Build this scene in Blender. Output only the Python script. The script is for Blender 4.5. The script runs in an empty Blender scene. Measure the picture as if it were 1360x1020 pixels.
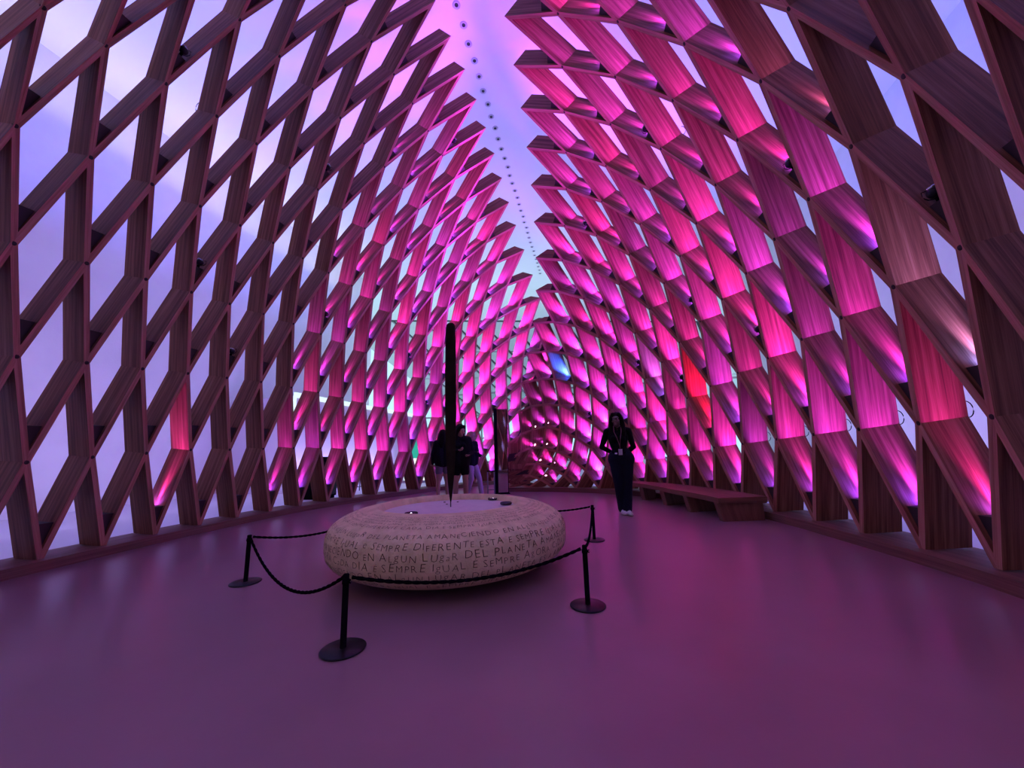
import bpy, bmesh, math, random
from mathutils import Vector, Matrix
random.seed(7)
SC = bpy.context.scene
COL = SC.collection
R_ = math.radians

# ------------------------------------------------------------------ camera
FPX, HORIZON, ROLL, YAW, EYE = 494.0, 597.0, R_(1.75), R_(12.0), 1.1
_p = math.atan((HORIZON - 510) / FPX)
def _rot(x, y, z):            # camera-heading frame -> hall frame (hall axis = +Y)
    return Vector((x * math.cos(YAW) - y * math.sin(YAW), x * math.sin(YAW) + y * math.cos(YAW), z))
_f = Vector((0, math.cos(_p), math.sin(_p))); _u = Vector((0, -math.sin(_p), math.cos(_p))); _r = Vector((1, 0, 0))
CF = _rot(*_f); CR = _rot(*(_r * math.cos(ROLL) - _u * math.sin(ROLL))); CU = _rot(*(_r * math.sin(ROLL) + _u * math.cos(ROLL)))
EYE_P = Vector((0, 0, EYE))
cd = bpy.data.cameras.new('camera'); cam = bpy.data.objects.new('camera', cd); COL.objects.link(cam)
cd.sensor_width = 36.0; cd.lens = FPX / 1360 * 36.0; cd.clip_start = 0.05; cd.clip_end = 300
cam.matrix_world = Matrix(((CR.x, CU.x, -CF.x, 0), (CR.y, CU.y, -CF.y, 0), (CR.z, CU.z, -CF.z, EYE), (0, 0, 0, 1)))
SC.camera = cam
def to_px(P):
    d = Vector(P) - EYE_P; z = d.dot(CF)
    if z < 0.05: return None
    return (680 + FPX * d.dot(CR) / z, 510 - FPX * d.dot(CU) / z, z)
def px_dir(x, y): return CF + CR * ((x - 680) / FPX) - CU * ((y - 510) / FPX)
def px_floor(x, y, z=0.0):
    r = px_dir(x, y); t = (z - EYE) / r.z; return EYE_P + r * t
def px_depth(x, y, v):
    r = px_dir(x, y); return EYE_P + r * (v / r.y)

# ------------------------------------------------------------------ world, exposure, hall lights
SC.view_settings.view_transform = 'Standard'; SC.view_settings.look = 'None'
SC.view_settings.gamma = 1.0; SC.view_settings.use_curve_mapping = False
SC.view_settings.exposure = 0.0
w = bpy.data.worlds.new('world'); SC.world = w; w.use_nodes = True
bg = w.node_tree.nodes['Background']; bg.inputs['Color'].default_value = (0.50, 0.78, 0.95, 1); bg.inputs['Strength'].default_value = 1.25

def area(name, loc, rot, sx, sy, power, col):
    l = bpy.data.lights.new(name, 'AREA'); l.shape = 'RECTANGLE'; l.size = sx; l.size_y = sy; l.energy = power; l.color = col
    o = bpy.data.objects.new(name, l); COL.objects.link(o); o.location = loc; o.rotation_euler = rot; return o
VIOLET = (0.13, 0.15, 1.0)
LAV = (0.52, 0.41, 1.0)
UP = (math.pi, 0, 0)
# unseen area lights added outside the shells: lavender on walls, violet on ceiling
area('lavender_wall_fill', (-8.3, 4.5, 0.3), (math.pi, R_(-35), 0), 0.5, 22.0, 350, LAV)
area('lavender_wall_fill', (5.6, 5.0, 0.3), (math.pi, R_(35), 0), 0.5, 22.0, 320, LAV)
area('violet_ceiling_fill', (-8.0, 6.0, 6.2), UP, 0.6, 14.0, 620, VIOLET)
area('violet_ceiling_fill', (5.2, 5.0, 6.2), UP, 0.6, 14.0, 620, VIOLET)
area('cream_ceiling_fill', (-10.9, 6.0, 9.0), UP, 0.3, 20.0, 85, (1.0, 0.90, 0.62))  # added fill that tints the ceiling cream along the left wall
area('warm_ceiling_washer', (-2.0, -5.5, 5.0), UP, 10.0, 0.6, 110, (1.0, 0.72, 0.50))
area('warm_downlight_row', (-2.0, -5.0, 9.8), (R_(35), 0, 0), 8.0, 0.5, 45, (1.0, 0.66, 0.42))
area('far_ceiling_fill', (-5.0, 19.5, 3.2), UP, 12.0, 0.6, 420, (0.60, 0.90, 1.0))  # added pale fill to brighten the far ceiling, no fixture behind it

SC.cycles.max_bounces = 5; SC.cycles.diffuse_bounces = 3; SC.cycles.glossy_bounces = 2; SC.cycles.transmission_bounces = 3

# ------------------------------------------------------------------ materials
def mat(name, color, rough=0.6, metal=0.0, spec=0.5):
    m = bpy.data.materials.new(name); m.use_nodes = True
    b = m.node_tree.nodes['Principled BSDF']
    b.inputs['Base Color'].default_value = (*color, 1); b.inputs['Roughness'].default_value = rough
    b.inputs['Metallic'].default_value = metal; b.inputs['Specular IOR Level'].default_value = spec
    return m
def nodes(m): return m.node_tree.nodes, m.node_tree.links, m.node_tree.nodes['Principled BSDF']
def ramp(N, stops):
    r = N.new('ShaderNodeValToRGB'); e = r.color_ramp.elements
    e[0].position, e[0].color = stops[0][0], (*stops[0][1], 1); e[1].position, e[1].color = stops[-1][0], (*stops[-1][1], 1)
    for p, c in stops[1:-1]:
        k = e.new(p); k.color = (*c, 1)
    return r
def noisy(name, c1, c2, scale, rough=0.7, bump=0.0, bscale=None, rough2=None, spec=0.5, detail=4):
    m = mat(name, c1, rough, spec=spec); N, L, b = nodes(m)
    tc = N.new('ShaderNodeTexCoord'); nz = N.new('ShaderNodeTexNoise'); nz.inputs['Scale'].default_value = scale; nz.inputs['Detail'].default_value = detail
    L.new(tc.outputs['Object'], nz.inputs['Vector'])
    r = ramp(N, [(0.3, c1), (0.7, c2)]); L.new(nz.outputs['Fac'], r.inputs['Fac']); L.new(r.outputs['Color'], b.inputs['Base Color'])
    if rough2 is not None:
        mr = N.new('ShaderNodeMapRange'); mr.inputs['To Min'].default_value = rough; mr.inputs['To Max'].default_value = rough2
        L.new(nz.outputs['Fac'], mr.inputs['Value']); L.new(mr.outputs['Result'], b.inputs['Roughness'])
    if bump:
        n2 = N.new('ShaderNodeTexNoise'); n2.inputs['Scale'].default_value = bscale or scale * 4; n2.inputs['Detail'].default_value = 5
        L.new(tc.outputs['Object'], n2.inputs['Vector'])
        bp = N.new('ShaderNodeBump'); bp.inputs['Strength'].default_value = bump; bp.inputs['Distance'].default_value = 0.01
        L.new(n2.outputs['Fac'], bp.inputs['Height']); L.new(bp.outputs['Normal'], b.inputs['Normal'])
    return m
def emit(name, col, strength):
    m = mat(name, (0.02, 0.02, 0.02)); N, L, b = nodes(m)
    b.inputs['Emission Color'].default_value = (*col, 1); b.inputs['Emission Strength'].default_value = strength; return m

def wood_mat(name, dark, mid, light):
    # laminated timber: lamellas across the board's depth, long streaks along its length (UV in metres)
    m = mat(name, mid, 0.62, spec=0.25); N, L, b = nodes(m)
    uv = N.new('ShaderNodeUVMap'); uv.uv_map = 'UVMap'
    mp = N.new('ShaderNodeMapping'); mp.inputs['Scale'].default_value = (0.7, 26.0, 1.0); L.new(uv.outputs['UV'], mp.inputs['Vector'])
    lam = N.new('ShaderNodeTexNoise'); lam.inputs['Scale'].default_value = 1.0; lam.inputs['Detail'].default_value = 2.0; L.new(mp.outputs['Vector'], lam.inputs['Vector'])
    mp2 = N.new('ShaderNodeMapping'); mp2.inputs['Scale'].default_value = (3.0, 130.0, 1.0); L.new(uv.outputs['UV'], mp2.inputs['Vector'])
    gr = N.new('ShaderNodeTexNoise'); gr.inputs['Scale'].default_value = 1.0; gr.inputs['Detail'].default_value = 5.0; L.new(mp2.outputs['Vector'], gr.inputs['Vector'])
    mx = N.new('ShaderNodeMix'); mx.data_type = 'FLOAT'; mx.inputs[0].default_value = 0.38
    L.new(lam.outputs['Fac'], mx.inputs[2]); L.new(gr.outputs['Fac'], mx.inputs[3])
    r = ramp(N, [(0.36, dark), (0.5, mid), (0.64, light)]); L.new(mx.outputs[0], r.inputs['Fac'])
    L.new(r.outputs['Color'], b.inputs['Base Color'])
    bp = N.new('ShaderNodeBump'); bp.inputs['Strength'].default_value = 0.12; bp.inputs['Distance'].default_value = 0.004
    L.new(gr.outputs['Fac'], bp.inputs['Height']); L.new(bp.outputs['Normal'], b.inputs['Normal'])
    return m

M = {}
M['wood'] = wood_mat('laminated_timber', (0.125, 0.038, 0.022), (0.24, 0.085, 0.048), (0.36, 0.145, 0.088))
M['edge'] = wood_mat('timber_edge_lit', (0.30, 0.11, 0.075), (0.44, 0.18, 0.125), (0.54, 0.25, 0.18))  # paler front edges: light from the interior put into the wood colour
M['kerb'] = wood_mat('kerb_timber', (0.13, 0.055, 0.045), (0.19, 0.085, 0.065), (0.24, 0.12, 0.09))
M['bench'] = wood_mat('bench_timber', (0.13, 0.05, 0.035), (0.20, 0.085, 0.055), (0.25, 0.115, 0.08))
M['shelf'] = mat('dark_timber', (0.03, 0.014, 0.012), 0.7)
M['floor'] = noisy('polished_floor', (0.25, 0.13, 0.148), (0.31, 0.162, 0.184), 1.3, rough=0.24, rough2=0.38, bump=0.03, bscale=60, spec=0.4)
M['hall_floor'] = mat('hall_floor_pale', (0.62, 0.60, 0.62), 0.5)
M['plaster'] = noisy('pale_plaster', (0.70, 0.68, 0.70), (0.76, 0.74, 0.75), 1.5, rough=0.85, bump=0.25, bscale=25)
M['ceiling'] = noisy('ceiling_paint', (0.80, 0.79, 0.80), (0.83, 0.82, 0.83), 0.6, rough=0.9)
M['black'] = mat('black_metal', (0.006, 0.005, 0.007), 0.9, spec=.0)
M['blackgloss'] = mat('black_gloss', (0.012, 0.010, 0.014), 0.28, spec=.2)
M['rope'] = mat('black_rope', (0.006, 0.005, 0.007), 0.95, spec=.0)
M['steel'] = mat('steel', (0.55, 0.55, 0.58), 0.25, 1.0)
M['grey'] = mat('grey_metal', (0.30, 0.28, 0.30), 0.5, 0.3)

# ------------------------------------------------------------------ helpers
def link(o, parent=None, loc=None):
    COL.objects.link(o)
    if loc is not None: o.location = loc
    if parent is not None: o.parent = parent
    return o
def tag(o, label=None, cat=None, group=None, kind=None):
    if label: o['label'] = label
    if cat: o['category'] = cat
    if group: o['group'] = group
    if kind: o['kind'] = kind
    return o
def empty(name, loc=(0, 0, 0), rz=0.0):
    o = bpy.data.objects.new(name, None); COL.objects.link(o); o.location = loc; o.rotation_euler = (0, 0, rz); o.empty_display_size = 0.2; return o
def mesh_obj(name, verts, faces, m, parent=None, loc=(0, 0, 0), smooth=False):
    me = bpy.data.meshes.new(name); me.from_pydata([tuple(v) for v in verts], [], faces); me.update()
    me.materials.append(m)
    if smooth:
        for p in me.polygons: p.use_smooth = True
    o = bpy.data.objects.new(name, me); return link(o, parent, loc)
def bm_obj(name, bm, m, parent=None, loc=(0, 0, 0), smooth=False):
    me = bpy.data.meshes.new(name); bmesh.ops.recalc_face_normals(bm, faces=bm.faces); bm.to_mesh(me); bm.free()
    for k in (m if isinstance(m, (list, tuple)) else [m]): me.materials.append(k)
    if smooth:
        for p in me.polygons: p.use_smooth = True
    o = bpy.data.objects.new(name, me); return link(o, parent, loc)
def bm_box(bm, c, s, rot=None, mi=0):
    r = bmesh.ops.create_cube(bm, size=1.0); mt = Matrix.Translation(Vector(c))
    if rot is not None: mt = mt @ rot.to_4x4()
    mt = mt @ Matrix.Diagonal((s[0], s[1], s[2], 1)); bmesh.ops.transform(bm, matrix=mt, verts=r['verts'])
    for v in r['verts']:
        for f in v.link_faces: f.material_index = mi
    return r['verts']
def bm_tube(bm, pts, rad, n=8, caps=True, mi=0):
    pts = [Vector(p) for p in pts]; rads = rad if isinstance(rad, (list, tuple)) else [rad] * len(pts)
    rings = []; ref = None
    for i, p in enumerate(pts):
        t = (pts[min(i + 1, len(pts) - 1)] - pts[max(i - 1, 0)]).normalized()
        if ref is None: ref = Vector((0, 0, 1)) if abs(t.z) < 0.9 else Vector((1, 0, 0))
        a = t.cross(ref).normalized(); b = t.cross(a).normalized(); ref = b.cross(t) * -1 if False else ref
        rings.append([bm.verts.new(p + (a * math.cos(2 * math.pi * k / n) + b * math.sin(2 * math.pi * k / n)) * rads[i]) for k in range(n)])
    for i in range(len(rings) - 1):
        for k in range(n):
            f = bm.faces.new((rings[i][k], rings[i][(k + 1) % n], rings[i + 1][(k + 1) % n], rings[i + 1][k])); f.material_index = mi; f.smooth = True
    if caps:
        bm.faces.new(rings[0]).material_index = mi; bm.faces.new(rings[-1][::-1]).material_index = mi
def bm_lathe(bm, prof, n=32, c=(0, 0, 0), mi=0, smooth=True):
    c = Vector(c); rings = []
    for r, z in prof:
        if r < 1e-5: rings.append([bm.verts.new(c + Vector((0, 0, z)))])
        else: rings.append([bm.verts.new(c + Vector((r * math.cos(2 * math.pi * k / n), r * math.sin(2 * math.pi * k / n), z))) for k in range(n)])
    for a, b in zip(rings, rings[1:]):
        for k in range(n):
            k2 = (k + 1) % n
            if len(a) == 1 and len(b) == 1: continue
            if len(a) == 1: f = bm.faces.new((a[0], b[k], b[k2]))
            elif len(b) == 1: f = bm.faces.new((a[k], a[k2], b[0]))
            else: f = bm.faces.new((a[k], a[k2], b[k2], b[k]))
            f.material_index = mi; f.smooth = smooth
    return rings
def bm_ball(bm, c, r, sc=(1, 1, 1), rot=None, n=14, mi=0):
    q = bmesh.ops.create_uvsphere(bm, u_segments=n, v_segments=max(6, n * 2 // 3), radius=r); mt = Matrix.Translation(Vector(c))
    if rot is not None: mt = mt @ rot.to_4x4()
    bmesh.ops.transform(bm, matrix=mt @ Matrix.Diagonal((*sc, 1)), verts=q['verts'])
    for v in q['verts']:
        for f in v.link_faces: f.material_index = mi; f.smooth = True

# ------------------------------------------------------------------ shells: node curves (one per lattice row) in metres
SHELL_L=dict(s0=-6,v=[0.21,0.40,0.61,0.82,1.04,1.26,1.50,1.74,1.98,2.24,2.50,2.77,3.04,3.33,3.61,3.91,4.21,4.52,4.83,5.15,5.47,5.79,6.12,6.45,6.77,7.09,7.41,7.72,8.03,8.34,8.64,8.94,9.24,9.54,9.84,10.14,10.44,10.73,11.03,11.32,11.61,11.90,12.19,12.47,12.75,13.04,13.32],
 rows=[
  ([-5.22,-5.28,-5.34,-5.39,-5.45,-5.50,-5.55,-5.60,-5.65,-5.69,-5.74,-5.78,-5.82,-5.86,-5.89,-5.93,-5.96,-5.98,-5.99,-6.00,-6.01,-6.01,-5.99,-5.97,-5.92,-5.86,-5.78,-5.70,-5.60,-5.50,-5.38,-5.26,-5.12,-4.97,-4.81,-4.66,-4.50,-4.33,-4.15,-3.96,-3.76,-3.55,-3.35,-3.15,-2.96,-2.77,-2.60],
   [0.17,0.16,0.15,0.15,0.14,0.13,0.13,0.12,0.12,0.11,0.11,0.10,0.10,0.10,0.10,0.10,0.10,0.10,0.10,0.10,0.10,0.10,0.10,0.10,0.10,0.10,0.10,0.10,0.10,0.10,0.10,0.10,0.10,0.10,0.10,0.10,0.10,0.10,0.10,0.10,0.10,0.10,0.10,0.10,0.10,0.10,0.10]),
  ([-4.13,-4.34,-4.53,-4.72,-4.89,-5.06,-5.22,-5.36,-5.49,-5.60,-5.69,-5.75,-5.79,-5.82,-5.84,-5.87,-5.90,-5.93,-5.94,-5.94,-5.94,-5.93,-5.91,-5.88,-5.84,-5.78,-5.72,-5.64,-5.55,-5.44,-5.33,-5.20,-5.07,-4.92,-4.77,-4.61,-4.44,-4.27,-4.08,-3.89,-3.70,-3.50,-3.31,-3.11,-2.93,-2.75,-2.57],
   [0.74,0.79,0.83,0.88,0.92,0.96,0.99,1.02,1.05,1.08,1.10,1.12,1.14,1.16,1.18,1.20,1.22,1.24,1.24,1.24,1.25,1.25,1.26,1.26,1.26,1.25,1.24,1.23,1.22,1.20,1.18,1.16,1.14,1.12,1.09,1.06,1.03,1.00,0.98,0.95,0.93,0.90,0.86,0.81,0.75,0.68,0.60]),
  ([-4.04,-4.22,-4.41,-4.60,-4.80,-4.99,-5.17,-5.33,-5.47,-5.56,-5.62,-5.63,-5.64,-5.65,-5.68,-5.71,-5.74,-5.76,-5.77,-5.77,-5.77,-5.76,-5.73,-5.70,-5.66,-5.60,-5.54,-5.46,-5.38,-5.28,-5.17,-5.04,-4.92,-4.79,-4.66,-4.52,-4.36,-4.19,-4.01,-3.81,-3.62,-3.42,-3.22,-3.03,-2.84,-2.64,-2.45],
   [1.44,1.53,1.62,1.71,1.79,1.88,1.95,2.02,2.08,2.13,2.17,2.20,2.23,2.26,2.28,2.32,2.34,2.37,2.39,2.41,2.43,2.43,2.43,2.43,2.42,2.40,2.38,2.36,2.33,2.30,2.26,2.22,2.18,2.14,2.11,2.11,2.11,2.08,2.00,1.85,1.69,1.56,1.45,1.36,1.26,1.16,1.05]),
  ([-3.73,-3.98,-4.22,-4.45,-4.68,-4.89,-5.08,-5.24,-5.35,-5.41,-5.42,-5.40,-5.40,-5.40,-5.42,-5.45,-5.48,-5.50,-5.51,-5.51,-5.50,-5.48,-5.45,-5.41,-5.37,-5.32,-5.26,-5.19,-5.11,-5.02,-4.91,-4.79,-4.67,-4.55,-4.42,-4.29,-4.15,-4.00,-3.84,-3.66,-3.46,-3.25,-3.04,-2.82,-2.61,-2.40,-2.20],
   [2.05,2.22,2.39,2.55,2.70,2.84,2.97,3.08,3.17,3.23,3.26,3.29,3.32,3.36,3.40,3.44,3.48,3.51,3.54,3.57,3.59,3.60,3.60,3.59,3.58,3.56,3.53,3.49,3.45,3.40,3.35,3.28,3.21,3.15,3.11,3.06,3.00,2.89,2.75,2.59,2.44,2.29,2.15,2.00,1.85,1.71,1.57]),
  ([-3.56,-3.80,-4.04,-4.28,-4.51,-4.73,-4.91,-5.05,-5.12,-5.13,-5.10,-5.08,-5.06,-5.07,-5.07,-5.08,-5.08,-5.09,-5.10,-5.09,-5.08,-5.06,-5.04,-5.01,-4.97,-4.93,-4.87,-4.81,-4.74,-4.66,-4.57,-4.47,-4.35,-4.23,-4.11,-3.99,-3.86,-3.73,-3.57,-3.39,-3.20,-2.99,-2.79,-2.60,-2.43,-2.26,-2.11],
   [2.71,2.95,3.18,3.41,3.63,3.83,4.00,4.14,4.24,4.30,4.34,4.37,4.42,4.47,4.52,4.57,4.61,4.65,4.68,4.71,4.73,4.74,4.75,4.75,4.75,4.72,4.68,4.63,4.56,4.50,4.43,4.36,4.28,4.19,4.08,3.96,3.83,3.69,3.54,3.39,3.23,3.06,2.88,2.69,2.50,2.31,2.12]),
  ([-3.26,-3.44,-3.63,-3.82,-4.01,-4.19,-4.36,-4.50,-4.60,-4.66,-4.66,-4.64,-4.61,-4.59,-4.58,-4.58,-4.58,-4.58,-4.58,-4.57,-4.56,-4.55,-4.52,-4.49,-4.46,-4.42,-4.37,-4.32,-4.26,-4.18,-4.11,-4.03,-3.94,-3.84,-3.73,-3.62,-3.50,-3.37,-3.23,-3.08,-2.91,-2.72,-2.51,-2.31,-2.11,-1.92,-1.75],
   [3.32,3.61,3.88,4.15,4.41,4.66,4.88,5.07,5.23,5.34,5.41,5.46,5.51,5.56,5.61,5.66,5.71,5.76,5.80,5.83,5.85,5.86,5.86,5.85,5.83,5.81,5.77,5.72,5.65,5.57,5.48,5.38,5.27,5.15,5.04,4.91,4.76,4.59,4.41,4.22,4.02,3.80,3.57,3.34,3.11,2.90,2.69]),
  ([-2.99,-3.10,-3.20,-3.31,-3.41,-3.51,-3.61,-3.71,-3.80,-3.88,-3.95,-4.00,-4.02,-4.01,-3.99,-3.97,-3.96,-3.94,-3.93,-3.91,-3.90,-3.88,-3.86,-3.83,-3.80,-3.77,-3.73,-3.69,-3.64,-3.59,-3.53,-3.46,-3.39,-3.31,-3.23,-3.14,-3.04,-2.92,-2.80,-2.66,-2.51,-2.34,-2.17,-2.00,-1.82,-1.66,-1.50],
   [4.04,4.32,4.58,4.84,5.09,5.33,5.56,5.77,5.97,6.15,6.31,6.45,6.55,6.63,6.68,6.73,6.78,6.82,6.86,6.89,6.92,6.93,6.94,6.93,6.90,6.87,6.82,6.76,6.68,6.59,6.49,6.39,6.27,6.13,5.98,5.80,5.61,5.42,5.20,4.97,4.71,4.45,4.20,3.96,3.71,3.47,3.23]),
  ([-2.54,-2.63,-2.71,-2.79,-2.85,-2.91,-2.96,-3.01,-3.05,-3.09,-3.12,-3.16,-3.18,-3.20,-3.22,-3.21,-3.20,-3.17,-3.15,-3.12,-3.10,-3.08,-3.06,-3.05,-3.02,-2.99,-2.96,-2.93,-2.89,-2.86,-2.81,-2.77,-2.72,-2.66,-2.60,-2.53,-2.44,-2.34,-2.23,-2.11,-2.00,-1.87,-1.75,-1.62,-1.50,-1.37,-1.23],
   [4.59,4.92,5.24,5.53,5.81,6.07,6.31,6.52,6.73,6.91,7.09,7.25,7.40,7.53,7.65,7.74,7.80,7.84,7.87,7.90,7.92,7.93,7.93,7.92,7.89,7.85,7.79,7.72,7.63,7.53,7.42,7.30,7.17,7.02,6.85,6.66,6.43,6.18,5.93,5.66,5.38,5.09,4.81,4.54,4.28,4.04,3.81]),
  ([-2.07,-2.12,-2.16,-2.20,-2.23,-2.25,-2.27,-2.28,-2.30,-2.30,-2.31,-2.31,-2.30,-2.29,-2.28,-2.27,-2.25,-2.24,-2.22,-2.21,-2.19,-2.16,-2.14,-2.12,-2.10,-2.08,-2.07,-2.05,-2.03,-2.01,-1.99,-1.97,-1.94,-1.91,-1.87,-1.82,-1.75,-1.68,-1.60,-1.52,-1.44,-1.36,-1.27,-1.19,-1.11,-1.03,-0.96],
   [5.07,5.44,5.80,6.13,6.43,6.72,6.97,7.20,7.40,7.58,7.74,7.89,8.04,8.18,8.31,8.45,8.56,8.66,8.73,8.77,8.80,8.81,8.80,8.78,8.74,8.69,8.62,8.54,8.45,8.34,8.22,8.07,7.91,7.75,7.57,7.35,7.10,6.82,6.54,6.26,5.98,5.71,5.45,5.19,4.93,4.67,4.41]),
 ])
SHELL_R=dict(s0=-6,v=[0.92,1.20,1.48,1.75,2.03,2.30,2.57,2.85,3.12,3.40,3.68,3.97,4.28,4.59,4.92,5.27,5.61,5.96,6.30,6.64,6.96,7.26,7.55,7.83,8.08,8.33,8.55,8.76,8.96,9.14,9.31,9.46,9.60,9.73,9.83,9.92,9.99,10.04,10.06,10.07,10.05],
 rows=[
  ([2.36,2.45,2.53,2.61,2.68,2.74,2.80,2.84,2.88,2.89,2.89,2.87,2.84,2.80,2.75,2.70,2.65,2.57,2.49,2.40,2.29,2.18,2.05,1.91,1.76,1.59,1.42,1.22,1.02,0.80,0.56,0.31,0.05,-0.23,-0.52,-0.82,-1.13,-1.45,-1.76,-2.08,-2.39],
   [0.10,0.10,0.10,0.10,0.11,0.11,0.12,0.12,0.12,0.11,0.11,0.10,0.10,0.10,0.10,0.10,0.10,0.10,0.10,0.10,0.10,0.10,0.10,0.10,0.10,0.10,0.10,0.10,0.10,0.10,0.10,0.10,0.10,0.10,0.10,0.10,0.10,0.10,0.10,0.10,0.10]),
  ([2.28,2.38,2.47,2.55,2.63,2.71,2.77,2.81,2.84,2.85,2.83,2.80,2.75,2.71,2.67,2.63,2.57,2.51,2.42,2.31,2.19,2.06,1.93,1.80,1.65,1.48,1.30,1.11,0.90,0.69,0.47,0.24,-0.00,-0.25,-0.52,-0.81,-1.11,-1.44,-1.79,-2.16,-2.55],
   [1.23,1.24,1.24,1.25,1.25,1.24,1.24,1.23,1.23,1.23,1.22,1.22,1.21,1.20,1.19,1.17,1.16,1.13,1.11,1.08,1.06,1.03,0.99,0.95,0.91,0.87,0.83,0.79,0.75,0.71,0.67,0.63,0.58,0.52,0.46,0.40,0.35,0.30,0.27,0.23,0.21]),
  ([2.11,2.21,2.32,2.41,2.50,2.58,2.64,2.67,2.68,2.66,2.63,2.59,2.56,2.53,2.50,2.46,2.41,2.34,2.26,2.16,2.04,1.91,1.78,1.64,1.50,1.35,1.19,1.01,0.81,0.59,0.35,0.14,-0.08,-0.32,-0.58,-0.87,-1.16,-1.46,-1.76,-2.05,-2.34],
   [2.32,2.36,2.39,2.42,2.44,2.45,2.46,2.45,2.44,2.42,2.39,2.36,2.33,2.31,2.29,2.26,2.23,2.20,2.17,2.13,2.08,2.02,1.96,1.88,1.78,1.68,1.59,1.52,1.47,1.42,1.34,1.21,1.07,0.93,0.81,0.70,0.61,0.51,0.41,0.32,0.23]),
  ([1.76,1.91,2.05,2.16,2.25,2.32,2.37,2.38,2.37,2.35,2.32,2.29,2.26,2.23,2.20,2.16,2.12,2.06,1.99,1.91,1.80,1.69,1.58,1.45,1.31,1.16,0.99,0.81,0.61,0.41,0.21,0.01,-0.21,-0.44,-0.69,-0.96,-1.25,-1.54,-1.83,-2.12,-2.39],
   [3.34,3.46,3.56,3.64,3.69,3.72,3.72,3.69,3.65,3.60,3.55,3.51,3.48,3.44,3.40,3.35,3.31,3.27,3.22,3.16,3.08,2.98,2.87,2.75,2.63,2.51,2.38,2.25,2.11,1.96,1.81,1.66,1.50,1.34,1.18,1.01,0.86,0.71,0.56,0.39,0.22]),
  ([1.48,1.56,1.64,1.71,1.78,1.83,1.88,1.90,1.92,1.91,1.90,1.88,1.87,1.84,1.81,1.78,1.73,1.68,1.63,1.55,1.47,1.37,1.27,1.15,1.02,0.89,0.74,0.58,0.41,0.22,0.02,-0.19,-0.40,-0.62,-0.85,-1.08,-1.32,-1.60,-1.92,-2.27,-2.67],
   [4.54,4.62,4.70,4.76,4.82,4.85,4.87,4.86,4.83,4.78,4.71,4.64,4.58,4.54,4.49,4.44,4.38,4.30,4.23,4.15,4.06,3.94,3.80,3.64,3.48,3.31,3.14,2.96,2.77,2.58,2.39,2.19,1.98,1.78,1.56,1.34,1.12,0.90,0.69,0.49,0.30]),
  ([1.02,1.08,1.13,1.18,1.22,1.26,1.29,1.31,1.33,1.34,1.35,1.34,1.33,1.32,1.30,1.27,1.24,1.20,1.15,1.10,1.03,0.94,0.86,0.76,0.66,0.54,0.42,0.28,0.13,-0.04,-0.21,-0.40,-0.60,-0.81,-1.02,-1.22,-1.42,-1.65,-1.93,-2.28,-2.70],
   [5.65,5.71,5.77,5.81,5.84,5.86,5.87,5.86,5.84,5.81,5.76,5.71,5.65,5.59,5.53,5.47,5.40,5.31,5.23,5.13,5.01,4.87,4.71,4.52,4.31,4.10,3.88,3.66,3.43,3.19,2.95,2.70,2.46,2.20,1.94,1.68,1.41,1.14,0.85,0.53,0.25]),
  ([0.40,0.45,0.49,0.53,0.56,0.59,0.62,0.64,0.65,0.67,0.68,0.68,0.68,0.68,0.67,0.65,0.62,0.59,0.55,0.52,0.47,0.41,0.35,0.27,0.18,0.09,-0.01,-0.13,-0.25,-0.39,-0.54,-0.71,-0.89,-1.07,-1.25,-1.42,-1.60,-1.77,-1.95,-2.11,-2.28],
   [6.67,6.76,6.83,6.88,6.92,6.93,6.94,6.92,6.89,6.84,6.78,6.72,6.66,6.59,6.52,6.46,6.38,6.29,6.18,6.07,5.93,5.77,5.56,5.33,5.08,4.83,4.58,4.32,4.05,3.76,3.47,3.18,2.88,2.57,2.25,1.93,1.61,1.31,1.03,0.77,0.54]),
  ([-0.35,-0.31,-0.28,-0.25,-0.22,-0.19,-0.17,-0.15,-0.13,-0.12,-0.11,-0.10,-0.10,-0.10,-0.10,-0.10,-0.11,-0.13,-0.14,-0.16,-0.19,-0.22,-0.27,-0.33,-0.38,-0.45,-0.52,-0.61,-0.70,-0.80,-0.92,-1.06,-1.20,-1.34,-1.46,-1.60,-1.75,-1.92,-2.10,-2.28,-2.47],
   [7.60,7.71,7.80,7.87,7.92,7.94,7.94,7.92,7.87,7.81,7.73,7.65,7.56,7.48,7.40,7.33,7.25,7.16,7.04,6.91,6.76,6.57,6.35,6.08,5.80,5.51,5.22,4.92,4.61,4.28,3.95,3.61,3.27,2.93,2.59,2.24,1.87,1.51,1.15,0.81,0.49]),
  ([-1.21,-1.19,-1.18,-1.16,-1.14,-1.12,-1.10,-1.07,-1.05,-1.03,-1.00,-0.98,-0.96,-0.94,-0.93,-0.93,-0.93,-0.93,-0.94,-0.94,-0.95,-0.96,-0.97,-0.99,-1.01,-1.04,-1.07,-1.11,-1.17,-1.24,-1.34,-1.47,-1.60,-1.72,-1.81,-1.87,-1.95,-2.07,-2.27,-2.54,-2.88],
   [8.43,8.55,8.65,8.73,8.78,8.81,8.81,8.78,8.73,8.65,8.55,8.43,8.32,8.22,8.13,8.06,7.98,7.89,7.77,7.62,7.46,7.25,7.00,6.72,6.42,6.09,5.76,5.43,5.08,4.72,4.36,3.99,3.62,3.25,2.88,2.50,2.11,1.70,1.27,0.83,0.37]),
 ])

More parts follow.
